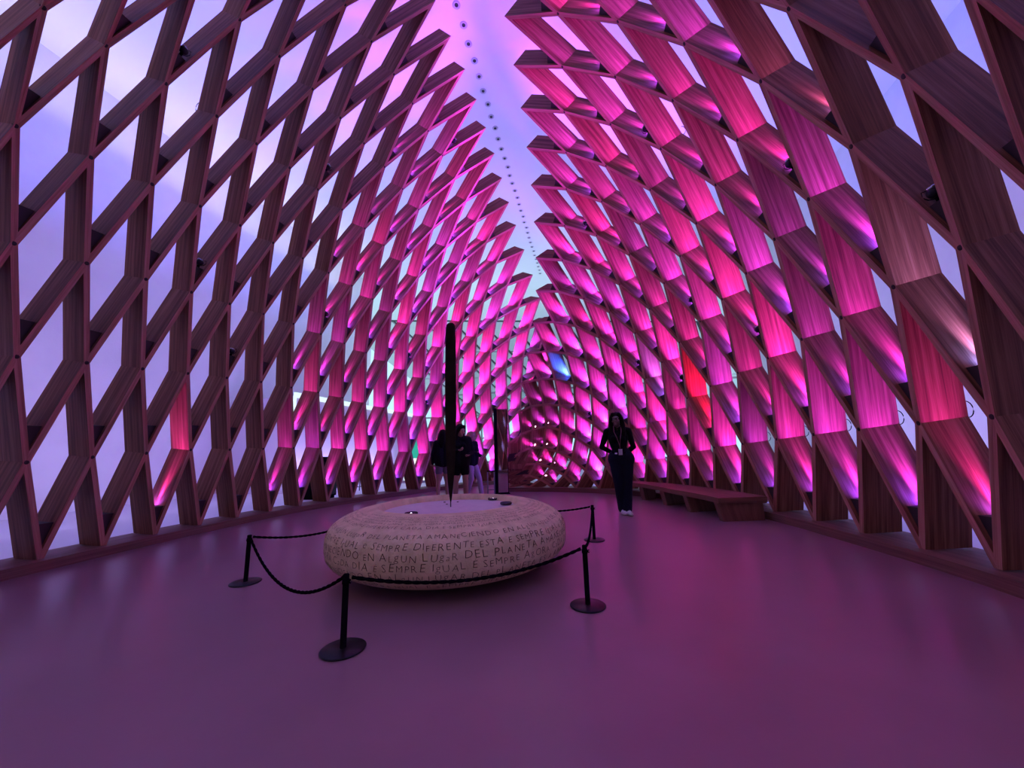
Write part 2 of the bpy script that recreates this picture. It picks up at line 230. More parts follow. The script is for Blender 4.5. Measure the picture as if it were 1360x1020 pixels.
DEPTH, TH = 0.35, 0.055
def grid(S, j, s, k): 
    a = S['rows'][j][k]; x = (s - S['s0']) * 2; i = int(math.floor(x + 1e-6)); i = max(0, min(len(a) - 1, i)); i2 = min(len(a) - 1, i + 1)
    return a[i] + (a[i2] - a[i]) * (x - i if i2 != i else 0)
def vval(S, s):
    a = S['v']; x = (s - S['s0']) * 2; i = max(0, min(len(a) - 2, int(math.floor(x + 1e-6)))); return a[i] + (a[i + 1] - a[i]) * (x - i)
def node(S, j, s): return Vector((grid(S, j, s, 0), vval(S, s), grid(S, j, s, 1)))
def smax(S): return S['s0'] + (len(S['v']) - 1) / 2
def ok(S, j, s): return 0 <= j <= 8 and S['s0'] <= s <= smax(S)
def outward(S, j, s, side):
    j0, j1 = max(0, j - 1), min(8, j + 1)
    tu = grid(S, j1, s, 0) - grid(S, j0, s, 0); tz = grid(S, j1, s, 1) - grid(S, j0, s, 1)
    slope = -tu / max(tz, 0.05) * side          # rise per metre outward
    if side < 0: fac = min(1.0, max(0.1, 1 - (s - 7) * 0.10))
    else: fac = min(1.0, max(0.1, 1 - (s - 3) * 0.11))
    slope = max(0.02, min(1.15, slope)) * fac
    return Vector((side, 0, slope)).normalized()
DIRS = ((1, -.5), (1, .5), (-1, .5), (-1, -.5))    # near-up, far-up, far-down, near-down

WOOD_RND = random.Random(3)
def in_view(pts, m=25):
    for p in pts:
        q = to_px(p)
        if q and -m < q[0] < 1360 + m and -m < q[1] < 1020 + m: return True
    return False

def board_geo(S, side, j, s, ds):
    """hexagonal-ended board from node (j,s) to (j+1,s+ds)"""
    A = node(S, j, s); B = node(S, j + 1, s + ds)
    def corners(jj, ss, towards):
        P = node(S, jj, ss); d = []
        for (dj, dss) in DIRS:
            if ok(S, jj + dj, ss + dss): d.append((node(S, jj + dj, ss + dss) - P).normalized())
            else: d.append(None)
        for k in range(4):
            if d[k] is None:
                o = d[(k + 2) % 4]
                d[k] = 'm' if o is None or isinstance(o, str) else -o
        for k in range(4):
            if isinstance(d[k], str): d[k] = Vector((0, (-1, 1, 1, -1)[k] * .4, (1, 1, -1, -1)[k] * .9)).normalized()
        def sector(a, b):
            c = max(0.25, d[a].cross(d[b]).length); v = (d[a] + d[b]) * (TH / 2 / c)
            if v.length > 0.14: v *= 0.14 / v.length
            return v
        k = DIRS.index(towards)
        c1, c2 = sector((k - 1) % 4, k), sector(k, (k + 1) % 4)
        if jj == 8:
            sp = sector(2, 3) * -1.0
            if sp.length > .075: sp *= .075 / sp.length
            if k == 2: c1 = sp          # far-down: previous sector (far) is outside
            else: c2 = sp
        return P, P + c1, P + c2
    Pa, a1, a2 = corners(j, s, (1, ds)); Pb, b1, b2 = corners(j + 1, s + ds, (-1, -ds))
    ring = [Pa, a2, b1, Pb, b2, a1]      # a2 and b1 lie on the same side
    na, nb = outward(S, j, s, side) * DEPTH, outward(S, j + 1, s + ds, side) * DEPTH
    back = [p + (na if i in (0, 1, 5) else nb) for i, p in enumerate(ring)]
    L = (B - A).length; o = WOOD_RND.uniform(0, 50), WOOD_RND.uniform(0, 50)
    verts = ring + back
    lu = [0, .05, L - .05, L, L - .05, .05]
    faces, uvs = [], []
    faces.append([0, 1, 2, 3]); uvs.append([(lu[i] + o[0], o[1] + (0 if i in (0, 3) else .03)) for i in (0, 1, 2, 3)])
    faces.append([0, 3, 4, 5]); uvs.append([(lu[i] + o[0], o[1] + (0 if i in (0, 3) else -.03)) for i in (0, 3, 4, 5)])
    faces.append([9, 8, 7, 6]); uvs.append([(lu[i - 6] + o[0], o[1] + 1) for i in (9, 8, 7, 6)])
    faces.append([11, 10, 9, 6]); uvs.append([(lu[i - 6] + o[0], o[1] + 1) for i in (11, 10, 9, 6)])
    for e in range(6):
        f = (e + 1) % 6
        faces.append([e, e + 6, f + 6, f]); off = (3 if e == 1 else 7)
        uvs.append([(lu[e] + o[0] + off, o[1]), (lu[e] + o[0] + off, o[1] + DEPTH), (lu[f] + o[0] + off, o[1] + DEPTH), (lu[f] + o[0] + off, o[1])])
    return verts, faces, uvs

def uv_mesh(name, verts, faces, uvs, m, parent, origin):
    me = bpy.data.meshes.new(name); me.from_pydata([tuple(v - origin) for v in verts], [], faces); me.update()
    ul = me.uv_layers.new(name='UVMap'); i = 0
    for u in uvs:
        for q in u: ul.data[i].uv = q; i += 1
    me.materials.append(m)
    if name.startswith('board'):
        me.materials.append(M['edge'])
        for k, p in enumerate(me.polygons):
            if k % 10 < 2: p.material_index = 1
    bm = bmesh.new(); bm.from_mesh(me); bmesh.ops.recalc_face_normals(bm, faces=bm.faces); bm.to_mesh(me); bm.free()
    o = bpy.data.objects.new(name, me); link(o, parent); o.location = origin - (parent.location if parent else Vector()); return o

M['led'] = emit('led_lens', (1.0, 0.45, 1.0), 14.0)
M['led_off'] = mat('led_lens_off', (0.05, 0.05, 0.05), 0.3)
LRND = random.Random(11)
PINK, MAG = (0.95, 0.05, 1.35), (0.58, 0.07, 1.95)
# which pockets are lit, their colour and strength
def lit(side, j, s):
    if j > 6: return None
    if side < 0:
        if (j, s) == (0, 2): return ((1.0, .08, 1.1), 0.5)
        if s < 5 or s > 16: return None
        k = min(1.35, 0.4 + (s - 5) * 0.16)
        c = LRND.random()
    else:
        special = {(5, 9.5): ((.02, .12, 1.6), 3.2), (1, 4.5): ((1.0, .01, .28), 1.2), (2, 6): ((.45, .12, 1.6), 1.3), (1, -1.5): ((.42, .28, 1.0), .5),
                   (3, -1.5): ((.8, .2, 1.0), .16), (0, -1): ((1.0, .06, 1.1), .38), (0, -.5): None, (3, -2.5): None}
        if (j, s) in special: return special[(j, s)]
        if s < -1.2 or s > 12.5: return None
        k = 1.0 if s > 0 else .75
        if s > 10: k = .55 if j > 4 else .3
        c = LRND.random()
    col = tuple(PINK[i] + (MAG[i] - PINK[i]) * c for i in range(3))
    return (col, k * LRND.choice((.45, .7, .9, 1.0, 1.0, 1.25)))

LAMP_W, GLOW_W = 300.0, 9.0
def build_shell(S, side, wall, label):
    w_ = empty(wall, node(S, 0, 6)); w_.location.z = 0.0; tag(w_, label, 'lattice wall', kind='structure')
    rest = [[], [], []]
    for j in range(8):
        s = S['s0'] + (.5 if j % 2 == 1 else 0)
        s = math.ceil(S['s0'] - 1e-6) + (.5 if j % 2 else 0)
        while s <= smax(S):
            for ds in (-.5, .5):
                if ok(S, j + 1, s + ds):
                    v, f, u = board_geo(S, side, j, s, ds)
                    if in_view(v): uv_mesh('board', v, f, u, M['wood'], w_, (v[0] + v[3]) / 2)
                    else:
                        n0 = len(rest[0]); rest[0] += v; rest[1] += [[i + n0 for i in q] for q in f]; rest[2] += u
            # pocket at the foot of the cell above this node
            if ok(S, j + 1, s - .5) and ok(S, j + 1, s + .5):
                pocket(S, side, j, s, w_)
            s += 1
    # dark bolt in the joint at every node that shows
    for j in range(1, 8):
        s = math.ceil(S['s0']) + (.5 if j % 2 else 0)
        while s <= smax(S):
            P = node(S, j, s); q = to_px(P)
            if q and -5 < q[0] < 1365 and -5 < q[1] < 1025 and q[2] < 9:
                o = bpy.data.objects.new('bolt', BOLT); link(o, w_); nn = outward(S, j, s, side)
                o.location = P - nn * .001 - w_.location; o.rotation_euler = (-nn).to_track_quat('Z', 'Y').to_euler()
            s += 1
    if rest[0]:
        o = uv_mesh('board_run', *rest, M['wood'], w_, w_.location.copy()); o['kind'] = 'stuff'
    return w_

POCKETS = {}
_b = bmesh.new(); bm_lathe(_b, [(0, -.01), (.021, -.01), (.021, .003), (.016, .005), (0, .005)], 10); BOLT = bpy.data.meshes.new('bolt'); _b.to_mesh(BOLT); _b.free(); BOLT.materials.append(mat('bolt_dark', (.02, .008, .008), .7))
def pocket(S, side, j, s, parent):
    P = node(S, j, s); a = node(S, j + 1, s - .5) - P; b = node(S, j + 1, s + .5) - P; n = outward(S, j, s, side)
    la, lb = a.length, b.length; a.normalize(); b.normalize(); ang = max(.3, a.cross(b).length)
    k = min(.27, .34 * min(la, lb)); up = (a + b).normalized()
    ins = (a + b) * (TH / 2 / ang)
    off = TH / 2 / ang
    p0 = P + (a + b) * off * 1.02
    pa = P + a * (k + off) + b * off * 1.02; pb = P + b * (k + off) + a * off * 1.02
    front = [p + n * .035 for p in (p0, pa, pb)]; back = [p + n * (DEPTH - .02) for p in (p0, pa, pb)]
    org = (pa + pb) / 2 + n * DEPTH / 2
    vs = front + back
    L = lit(side, j, s)
    vis = in_view(vs, 60)
    if vis:
        o = mesh_obj('light_shelf', [v - org for v in vs], [(0, 2, 1), (3, 4, 5), (0, 1, 4, 3), (1, 2, 5, 4), (2, 0, 3, 5)], M['shelf'], parent, org - parent.location)
    top = org + up * .02
    POCKETS[(side, j, s)] = (org, up, n, a, b, P)
    if L is None: return
    col, pw = L
    if vis:
        bm = bmesh.new(); bm_lathe(bm, [(0, 0), (.028, 0), (.028, .014), (0, .014)], 10)
        q = up.to_track_quat('Z', 'Y').to_matrix().to_4x4(); bmesh.ops.transform(bm, matrix=q, verts=bm.verts)
        bm_obj('led_lens', bm, M['led'], parent, org + up * .001 - parent.location)
    ld = bpy.data.lights.new('pocket_led', 'SPOT'); ld.energy = LAMP_W * pw; ld.color = col; ld.shadow_soft_size = 0.03
    ld.spot_size = R_((84, 84, 84, 84, 80, 74, 66)[j]); ld.spot_blend = 1.0
    lo = bpy.data.objects.new('pocket_led', ld); pos = org + up * .04 + (pb - pa) * .27; link(lo, parent, pos - parent.location)
    # the beam is aimed at the far upper board of its own cell
    tgt = (node(S, j + 1, s + .5) + node(S, min(8, j + 2), s)) / 2 + n * DEPTH * (.5) if ok(S, j + 2, s) else pos + up
    zz = (pos - tgt).normalized(); xx = (n - zz * n.dot(zz)).normalized(); yy = zz.cross(xx)
    lo.rotation_euler = Matrix(((xx.x, yy.x, zz.x), (xx.y, yy.y, zz.y), (xx.z, yy.z, zz.z))).to_euler(); lo.scale = (.34 + .05 * max(0, min(5, s - 6 if side > 0 else s - 11)), 1, 1)   # flat oval beam along the board
    gd = bpy.data.lights.new('pocket_glow', 'SPOT'); gd.energy = GLOW_W * pw; gd.color = (col[0] * .34, col[1] * .9, col[2] * 1.1); gd.shadow_soft_size = 0.02  # second light added to tint the foot of the slanted board bluer
    gd.spot_size = R_(150); gd.spot_blend = .6
    go = bpy.data.objects.new('pocket_glow', gd); link(go, parent, org + up * .05 - parent.location)
    zz = -(b * .35 + (b - a).normalized() * .9).normalized(); xx = (n - zz * n.dot(zz)).normalized(); yy = zz.cross(xx)
    go.rotation_euler = Matrix(((xx.x, yy.x, zz.x), (xx.y, yy.y, zz.y), (xx.z, yy.z, zz.z))).to_euler(); go.scale = (.6, 1, 1)

def cable_loops(S, side, wall, spots):
    for j, s in spots:
        P = node(S, j, s); n = outward(S, j, s, side); c = P + n * (DEPTH + .02) + Vector((0, 0, .06)); bm = bmesh.new()
        bm_tube(bm, [Vector((math.cos(t) * .045 * side, 0, math.sin(t) * .07)) for t in [-1.7 + 3.4 * k / 12 for k in range(13)]], .004, 6)
        bm_obj('cable_loop', bm, M['black'], wall, c - wall.location)

wall_left = build_shell(SHELL_L, -1, 'wall_left', 'tall curved lattice wall of diagonal timber boards, mostly unlit brown, beside the stone')
wall_right = build_shell(SHELL_R, 1, 'wall_right', 'curved lattice wall of timber boards glowing pink, behind the wooden bench')
cable_loops(SHELL_R, 1, wall_right, [(1, -.5), (1, .5), (1, 1.5), (1, 2.5), (1, 3.5), (5, 1.5)])
cable_loops(SHELL_L, -1, wall_left, [(5, .5)])

# ------------------------------------------------------------------ floor, kerbs, outer hall
def struct(o, label=None): tag(o, label, None, None, 'structure'); return o
def slab(name, x0, x1, y0, y1, z0, z1, m, label=None):
    bm = bmesh.new(); c = Vector(((x0 + x1) / 2, (y0 + y1) / 2, (z0 + z1) / 2)); bm_box(bm, (0, 0, 0), (x1 - x0, y1 - y0, z1 - z0))
    return struct(bm_obj(name, bm, m, None, c), label)
HW_L, HW_R, CEIL = -11.8, 8.6, 10.6
slab('floor_hall', HW_L, HW_R, -9, 36, -0.2, -0.004, M['hall_floor'], 'pale hall floor outside the lattice walls')
_pl = []
_s = -6.0
while _s <= 17: _pl.append(node(SHELL_L, 0, _s) + Vector((-.2, 0, 0))); _s += .5
_s = 14.0; _pl += [Vector((-2.6, 13.6, 0)), Vector((-1.2, 12.6, 0)), Vector((-1.6, 10.5, 0))]
while _s >= -6: _pl.append(node(SHELL_R, 0, _s) + (Vector((.2, .1, 0)) if _s < 9 else Vector((0, .25, 0)))); _s -= .5
_pl += [Vector((2.0, -3, 0)), Vector((-5.0, -3, 0))]
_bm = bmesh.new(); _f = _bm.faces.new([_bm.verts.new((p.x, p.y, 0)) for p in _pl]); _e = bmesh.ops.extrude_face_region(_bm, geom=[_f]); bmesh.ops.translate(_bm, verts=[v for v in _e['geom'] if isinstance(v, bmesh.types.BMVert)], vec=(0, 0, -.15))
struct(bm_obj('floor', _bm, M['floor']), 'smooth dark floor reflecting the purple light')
slab('wall_outer_left', HW_L - .3, HW_L, -9, 18, -.2, CEIL, M['plaster'], 'pale plaster hall wall washed violet, seen through the left lattice')
slab('wall_outer_right', HW_R, HW_R + .3, -9, 24, -.2, CEIL, M['plaster'], 'pale plaster hall wall seen through the right lattice')
slab('wall_back', HW_L, HW_R, -9.3, -9, -.2, CEIL, M['plaster'], 'hall wall behind the viewer')
# ceiling ends in an oblique edge, beyond it a sloping panelled soffit
e0, e1 = px_dir(400, 425), px_dir(760, 426)
E0 = EYE_P + e0 * ((CEIL - EYE) / e0.z); E1 = EYE_P + e1 * ((CEIL - EYE) / e1.z)
dE = (E1 - E0); EL = E0 + dE * ((HW_L - 6 - E0.x) / dE.x); ER = E0 + dE * ((HW_R + 6 - E0.x) / dE.x)
vs = [Vector((HW_L - 6, -9.3, CEIL)), Vector((HW_R + 6, -9.3, CEIL)), ER, EL]
vs += [v + Vector((0, 0, .3)) for v in vs]
struct(mesh_obj('ceiling', vs, [(0, 1, 2, 3), (7, 6, 5, 4), (0, 4, 5, 1), (1, 5, 6, 2), (2, 6, 7, 3), (3, 7, 4, 0)], M['ceiling']), 'smooth pale ceiling glowing violet with a row of round holes')
M['soffit'] = noisy('soffit_panels', (0.62, 0.64, 0.64), (0.70, 0.72, 0.72), 0.7, rough=0.7)
# sloping soffit of long panels with dark joints fanning out
sof = empty('ceiling_soffit', (EL + ER) / 2); struct(sof, 'sloping far soffit of pale panels with dark joints')
npan = 16; drop = Vector((6.0, 16.0, -6.0))
for k in range(npan):
    t0, t1 = k / npan, (k + 1) / npan; g = .004
    a = EL + (ER - EL) * (t0 + g); b = EL + (ER - EL) * (t1 - g)
    c2 = a + drop + Vector((4 * (t0 - .5), 0, 0)); d2 = b + drop + Vector((4 * (t1 - .5), 0, 0))
    for m_ in range(4):
        q0, q1 = m_ / 4 + .006, (m_ + 1) / 4 - .006
        p = [a.lerp(c2, q0), b.lerp(d2, q0), b.lerp(d2, q1), a.lerp(c2, q1)]; o_ = sum(p, Vector()) / 4
        pv = [x - o_ for x in p]; pv += [x + Vector((0, 0, .12)) for x in pv]
        mesh_obj('soffit_panel', pv, [(0, 1, 2, 3), (7, 6, 5, 4), (0, 4, 5, 1), (1, 5, 6, 2), (2, 6, 7, 3), (3, 7, 4, 0)], M['soffit'], sof, o_ - sof.location)
M['joint'] = mat('joint_dark', (.05, .055, .06), .8)
pv = [EL, ER, ER + drop + Vector((2, 0, 0)), EL + drop - Vector((2, 0, 0))]; pv = [x + Vector((0, 0, .16)) - sof.location for x in pv]
mesh_obj('soffit_backing', pv, [(0, 1, 2, 3)], M['joint'], sof)
pv = [EL, ER, ER + Vector((0, 0, .3)), EL + Vector((0, 0, .3))]
bm = bmesh.new(); bm_tube(bm, [EL + Vector((0, .03, -.03)) - sof.location, ER + Vector((0, .03, -.03)) - sof.location], .07, 6); bm_obj('soffit_edge_rail', bm, M['joint'], sof)

# row of round ceiling fittings
M['hole'] = mat('hole_dark', (.02, .018, .03), .6); M['ring'] = mat('hole_ring', (.55, .53, .6), .5)
bm = bmesh.new(); bm_lathe(bm, [(.075, 0), (.085, -.006), (.045, -.012), (.042, -.006), (.04, 0)], 20); me_ring = bpy.data.meshes.new('ring'); bm.to_mesh(me_ring); bm.free(); me_ring.materials.append(M['ring'])
bm = bmesh.new(); bm_lathe(bm, [(0, -.010), (.04, -.010), (.04, 0), (0, 0)], 18); me_hole = bpy.data.meshes.new('socket'); bm.to_mesh(me_hole); bm.free(); me_hole.materials.append(M['hole'])
for k in range(34):
    v_ = .605 + .0425 * k; v_ = v_ * (CEIL - EYE)
    t = empty('ceiling_fitting', (-.2385 * (CEIL - EYE) + random.uniform(-.02, .02), v_, CEIL))
    tag(t, 'small round dark fitting in the row along the violet ceiling', 'ceiling fitting', 'row of ceiling fittings')
    for nm, me in (('ring', me_ring), ('socket', me_hole)): link(bpy.data.objects.new(nm, me), t)

# kerbs that carry the shells
def kerb(S, side, name, label, s_lo, s_hi, inner=.13, outer=.46, h=.105):
    pts = []; s = s_lo
    while s <= s_hi + 1e-6: pts.append(node(S, 0, s)); s += .25
    n = len(pts); vi, vo = [], []
    for i, p in enumerate(pts):
        t = (pts[min(n - 1, i + 1)] - pts[max(0, i - 1)]).normalized(); nn = Vector((t.y, -t.x, 0)) * 1
        if nn.x * side < 0 and abs(nn.x) > .2: nn = -nn
        if abs(nn.x) <= .2: nn = Vector((0, 1, 0)) if True else nn
        if abs(nn.x) <= .2:
            nn = Vector((t.y, -t.x, 0)); nn = nn if nn.y > 0 else -nn
        vi.append(p - nn * inner); vo.append(p + nn * outer)
    org = pts[n // 2].copy(); org.z = 0
    verts, faces, uvs = [], [], []; L = 0
    for i in range(n):
        if i: L += (pts[i] - pts[i - 1]).length
        for q, z in ((vi[i], 0), (vi[i], h), (vo[i], h), (vo[i], 0)): verts.append(Vector((q.x, q.y, z)))
        if i:
            a = 4 * (i - 1); b = 4 * i; l0 = L - (pts[i] - pts[i - 1]).length
            for e in range(4):
                f = (e + 1) % 4; faces.append([a + e, a + f, b + f, b + e]); w0 = e * .3
                uvs.append([(l0, w0), (l0, w0 + .25), (L, w0 + .25), (L, w0)])
    faces.append([0, 1, 2, 3]); uvs.append([(0, 0)] * 4); k = 4 * (n - 1); faces.append([k + 3, k + 2, k + 1, k]); uvs.append([(0, 0)] * 4)
    o = uv_mesh(name, verts, faces, uvs, M['kerb'], None, org); struct(o, label); return o
kerb(SHELL_L, -1, 'trim_1', 'low timber kerb under the left lattice wall', -6, 17)
kerb(SHELL_R, 1, 'trim_2', 'low timber kerb under the right lattice wall', -6, 14)

# ------------------------------------------------------------------ bench along the right wall
def R_frame(t):
    p = node(SHELL_R, 0, t); a = node(SHELL_R, 0, t - .25); b = node(SHELL_R, 0, t + .25); tg = (b - a).normalized(); p.z = 0
    n = Vector((-tg.y, tg.x, 0)); n = n if n.dot(Vector((-1, -.8, 0))) > 0 else -n
    return p, n, tg
BZ, BT = .33, .075
bench = empty('bench', R_frame(5)[0]); tag(bench, 'long low timber bench curving along the pink right lattice wall', 'bench')
ts = [2.85 + .25 * k for k in range(25)]
def bw(t): return .86 if t < 5 else max(.42, .86 - (t - 5) * .12)
verts, faces, uvs, L = [], [], [], 0; prev = None
for i, t in enumerate(ts):
    p, n, tg = R_frame(t); b_ = p + n * .15; f_ = p + n * bw(t)
    if prev is not None: L += (p - prev).length
    l0 = L - ((p - prev).length if prev is not None else 0); prev = p
    for q, z in ((f_, BZ - BT), (f_, BZ), (b_, BZ), (b_, BZ - BT)): verts.append(Vector((q.x, q.y, z)))
    if i:
        a = 4 * (i - 1); b = 4 * i
        for e in range(4):
            f = (e + 1) % 4; faces.append([a + e, a + f, b + f, b + e]); uvs.append([(l0, e * .5), (l0, e * .5 + .45), (L, e * .5 + .45), (L, e * .5)])
faces.append([0, 1, 2, 3]); uvs.append([(0, 0), (0, .07), (.7, .07), (.7, 0)]); k = 4 * (len(ts) - 1); faces.append([k + 3, k + 2, k + 1, k]); uvs.append([(0, 0)] * 4)
uv_mesh('seat', verts, faces, uvs, M['bench'], bench, bench.location.copy())
for t in (2.98, 4.35, 5.8, 7.3):
    p, n, tg = R_frame(t); wd = bw(t) - .26; c = p + n * (.2 + wd / 2)
    hw, th = wd / 2, .05
    pts = []
    for z, e in ((0, 0.0), (BZ - BT, .06)):
        for sx, sy in ((-1, -1), (1, -1), (1, 1), (-1, 1)):
            q = c + n * (sx * (hw + (e if sx > 0 else 0))) + tg * (sy * th); q.z = z; pts.append(q)
    fc = [[3, 2, 1, 0], [4, 5, 6, 7]] + [[k, (k + 1) % 4, (k + 1) % 4 + 4, k + 4] for k in range(4)]
    uv_mesh('leg', pts, fc, [[(0, 0), (0, .3), (.3, .3), (.3, 0)]] * 6, M['bench'], bench, Vector((c.x, c.y, 0)))

# ------------------------------------------------------------------ stone with writing, dish, lamps; standing churinga
SX, SY, SR, SH, SP = -1.478, 3.748, 1.154, .618, 2.9
def stone_r(t): return SR * max(0.0, 1 - abs(t) ** SP) ** (1 / SP)      # t -1..1 bottom..top
DISH_R, DISH_D = .70, .06
M['stone'] = noisy('carved_stone', (0.62, 0.45, 0.24), (0.82, 0.60, 0.34), 9.0, rough=0.9, bump=0.5, bscale=45, detail=8)
M['dish'] = noisy('smooth_stone', (0.58, 0.48, 0.43), (0.64, 0.54, 0.48), 14.0, rough=0.8)
M['ink'] = mat('incised_letters', (0.09, 0.05, 0.03), 0.9)
stone = empty('stone_sculpture', (SX, SY, 0)); tag(stone, 'large pale pebble-shaped stone covered with handwritten lettering, inside the rope barrier', 'sculpture')
bm = bmesh.new(); prof = [(0, 0.0)]
for k in range(1, 60):
    t = -math.cos(math.pi * k / 60); r = stone_r(t); z = SH * (t + 1) / 2
    if t > 0 and r < DISH_R + .03: break
    prof.append((r, z))
zr = prof[-1][1]
prof += [(DISH_R + .01, zr + .004), (DISH_R, zr), (DISH_R - .03, zr - DISH_D)]
rim_n = len(prof)
bm_lathe(bm, prof, 96)
body = bm_obj('stone_body', bm, M['stone'], stone)
bm = bmesh.new(); bm_lathe(bm, [(DISH_R - .028, zr - DISH_D - .0), (.55, zr - DISH_D - .004), (.45, zr - DISH_D + .012), (.30, zr - DISH_D + .016), (0, zr - DISH_D + .014)], 96); bm_obj('dish', bm, M['dish'], stone)
DZ = zr - DISH_D
# lamp cups in the dish
M['cup'] = mat('dark_cup', (.06, .05, .06), .2, .8)
M['lampwhite'] = emit('small_lamp', (1.0, .9, .95), 6.0)
for (x_, y_, on) in ((546, 683, 1), (655, 663, 1), (672, 669, 0)):
    q = px_floor(x_, y_, DZ + .01); c = q - stone.location; c.z = DZ + .004
    bm = bmesh.new(); bm_lathe(bm, [(.06, .0), (.064, .016), (.056, .024), (.046, .010), (0, .004)], 20); cup = bm_obj('light_cup', bm, M['cup'], stone, c)
    if on:
        bm = bmesh.new(); bm_ball(bm, (0, 0, .008), .012, n=10); bm_obj('bulb', bm, M['lampwhite'], cup)
for (x_, y_) in ((590.5, 666.5), (593.5, 669.3), (608, 666.2)):
    q = px_floor(x_, y_, DZ + .02) - stone.location; q.z = DZ + .012; bm = bmesh.new(); bm_lathe(bm, [(0, 0), (.012, 0), (.012, .008), (0, .008)], 10); bm_obj('peg', bm, M['ink'], stone, q)

# handwriting wrapped round the pebble
def text_glyph(ch, cache={}):
    if ch in cache: return cache[ch]
    cu = bpy.data.curves.new('glyph', 'FONT'); cu.body = ch; cu.size = 1.0; cu.offset = -0.018; cu.resolution_u = 2
    ob = bpy.data.objects.new('glyph', cu); COL.objects.link(ob); dg = bpy.context.evaluated_depsgraph_get(); me = ob.evaluated_get(dg).to_mesh()
    V = [v.co.copy() for v in me.vertices]; F = [tuple(p.vertices) for p in me.polygons]
    wd = max((v.x for v in V), default=.3); ob.evaluated_get(dg).to_mesh_clear(); bpy.data.objects.remove(ob); bpy.data.curves.remove(cu)
    cache[ch] = (V, F, wd); return cache[ch]
# arc length along the profile
PR = []; acc = 0; last = None
for k in range(2001):
    t = -1 + 2 * k / 2000; r = stone_r(t); z = SH * (t + 1) / 2
    if last: acc += math.hypot(r - last[0], z - last[1])
    last = (r, z); PR.append((acc, r, z))
def on_prof(a):
    lo, hi = 0, 2000
    while hi - lo > 1:
        m_ = (lo + hi) // 2
        if PR[m_][0] < a: lo = m_
        else: hi = m_
    f = (a - PR[lo][0]) / max(1e-9, PR[hi][0] - PR[lo][0]); return PR[lo][1] + (PR[hi][1] - PR[lo][1]) * f, PR[lo][2] + (PR[hi][2] - PR[lo][2]) * f
def a_of_z(z): return min(PR, key=lambda q: abs(q[2] - z))[0]
LINES = [   # height on the flank, letter size, text that faces the viewer
    (.135, .060, 'AMANHECER É SEMPRE IgUAL E SEMPRE DIFERENTE '),
    (.195, .068, 'A AMANECIENDO EN ALgUN LUgAR DEL PLANETA ES '),
    (.262, .072, 'AgORA CaDA DIA É SEMPRE IgUAL É SEMPRE '),
    (.332, .070, 'AMANECIENDO EN ALgUN LUgaR DEL PLANETA '),
    (.402, .066, 'E SEMPRE IgUAL e SEMPRE DIFERENTE ESTÁ '),
    (.468, .058, 'EN ALgUN LUgaR DEL PLANETA AMANECIENDO '),
    (.520, .046, 'IgUAL E SEMPRE DIFERENTE CADA DIA E SEMPRE ')]
tv, tf = [], []; trnd = random.Random(5)
def lay(a0, size, text, start, frac, tilt=0.0):
    r0, _ = on_prof(a0); ang = start; end = start + 2 * math.pi * frac; i = 0
    while ang < end:
        ch = text[i % len(text)]; i += 1
        if ch == ' ': ang += size * .45 / r0; continue
        V, F, wd = text_glyph(ch); sc = size * trnd.uniform(.85, 1.2); dy = trnd.uniform(-.006, .006); sk = trnd.uniform(-.12, .18)
        n0 = len(tv)
        for v in V:
            a = a0 + v.y * sc + dy + tilt * (ang - start); r, z = on_prof(a); th = ang + (v.x + v.y * sk) * sc / max(r0, .3) * 1.15
            rr, zz = on_prof(a + .01); tx, tz = rr - r, zz - z; ln = math.hypot(tx, tz); nx, nz = tz / ln, -tx / ln
            tv.append(Vector(((r + nx * .003) * math.cos(th), (r + nx * .003) * math.sin(th), z + nz * .003)))
        tf.extend(tuple(q + n0 for q in f) for f in F); ang += (wd + .16) * sc * 1.15 / r0
VA = math.atan2(-SY, -SX)      # angle on the stone that faces the viewer
for i_, (z, size, txt) in enumerate(LINES):
    lay(a_of_z(z), size, txt, VA - 1.22, .41); lay(a_of_z(z), size * .9, LINES[(i_ + 3) % 7][2], VA - 1.9, .1)
amax = a_of_z(.52) + .06; atop = a_of_z(zr - .004)
k = 0
while amax + k * .042 < atop - .03:
    lay(amax + k * .042, .030, LINES[k % 7][2], VA - 1.9 + .3 * k, .6); k += 1
t_ = mesh_obj('lettering', tv, tf, M['ink'], stone); t_['kind'] = 'stuff'

ch_ = empty('churinga', (SX, SY, DZ + .0145)); tag(ch_, 'tall dark thin spindle of wood standing on its point in the stone', 'spindle sculpture')
M['darkwood'] = noisy('aged_dark_wood', (.012, .008, .006), (.03, .02, .013), 6.0, rough=.8, bump=.3, bscale=30, spec=.05)
def zof(y): return max(0, .05 + (2.5 - .05 - DZ) * (655 - y) / (655 - 430))
bm = bmesh.new(); secs = [(655, 1.5), (645, 4.5), (630, 8), (605, 11.5), (575, 14.0), (540, 15), (500, 15), (465, 14.2), (445, 13.5), (436, 12.8), (432, 10.5), (430.3, 6.5)]
rings = []; PXM = 494 / 3.99
for y, wpx in secs:
    hw = wpx / PXM / 2; z = zof(y); ring = []
    for k in range(20):
        a = 2 * math.pi * k / 20; ring.append(bm.verts.new((hw * math.cos(a) * math.cos(.21) - .28 * hw * math.sin(a) * math.sin(.21), hw * math.cos(a) * math.sin(.21) + .28 * hw * math.sin(a) * math.cos(.21), z)))
    rings.append(ring)
for a, b in zip(rings, rings[1:]):
    for k in range(20): bm.faces.new((a[k], a[(k + 1) % 20], b[(k + 1) % 20], b[k])).smooth = True
bm.faces.new(rings[0][::-1]); bm.faces.new(rings[-1])
bm_obj('blade', bm, M['darkwood'], ch_)
bm = bmesh.new(); bm_tube(bm, [(0, 0, 0), (0, 0, .09)], .005, 8); bm_obj('pin', bm, M['black'], ch_)

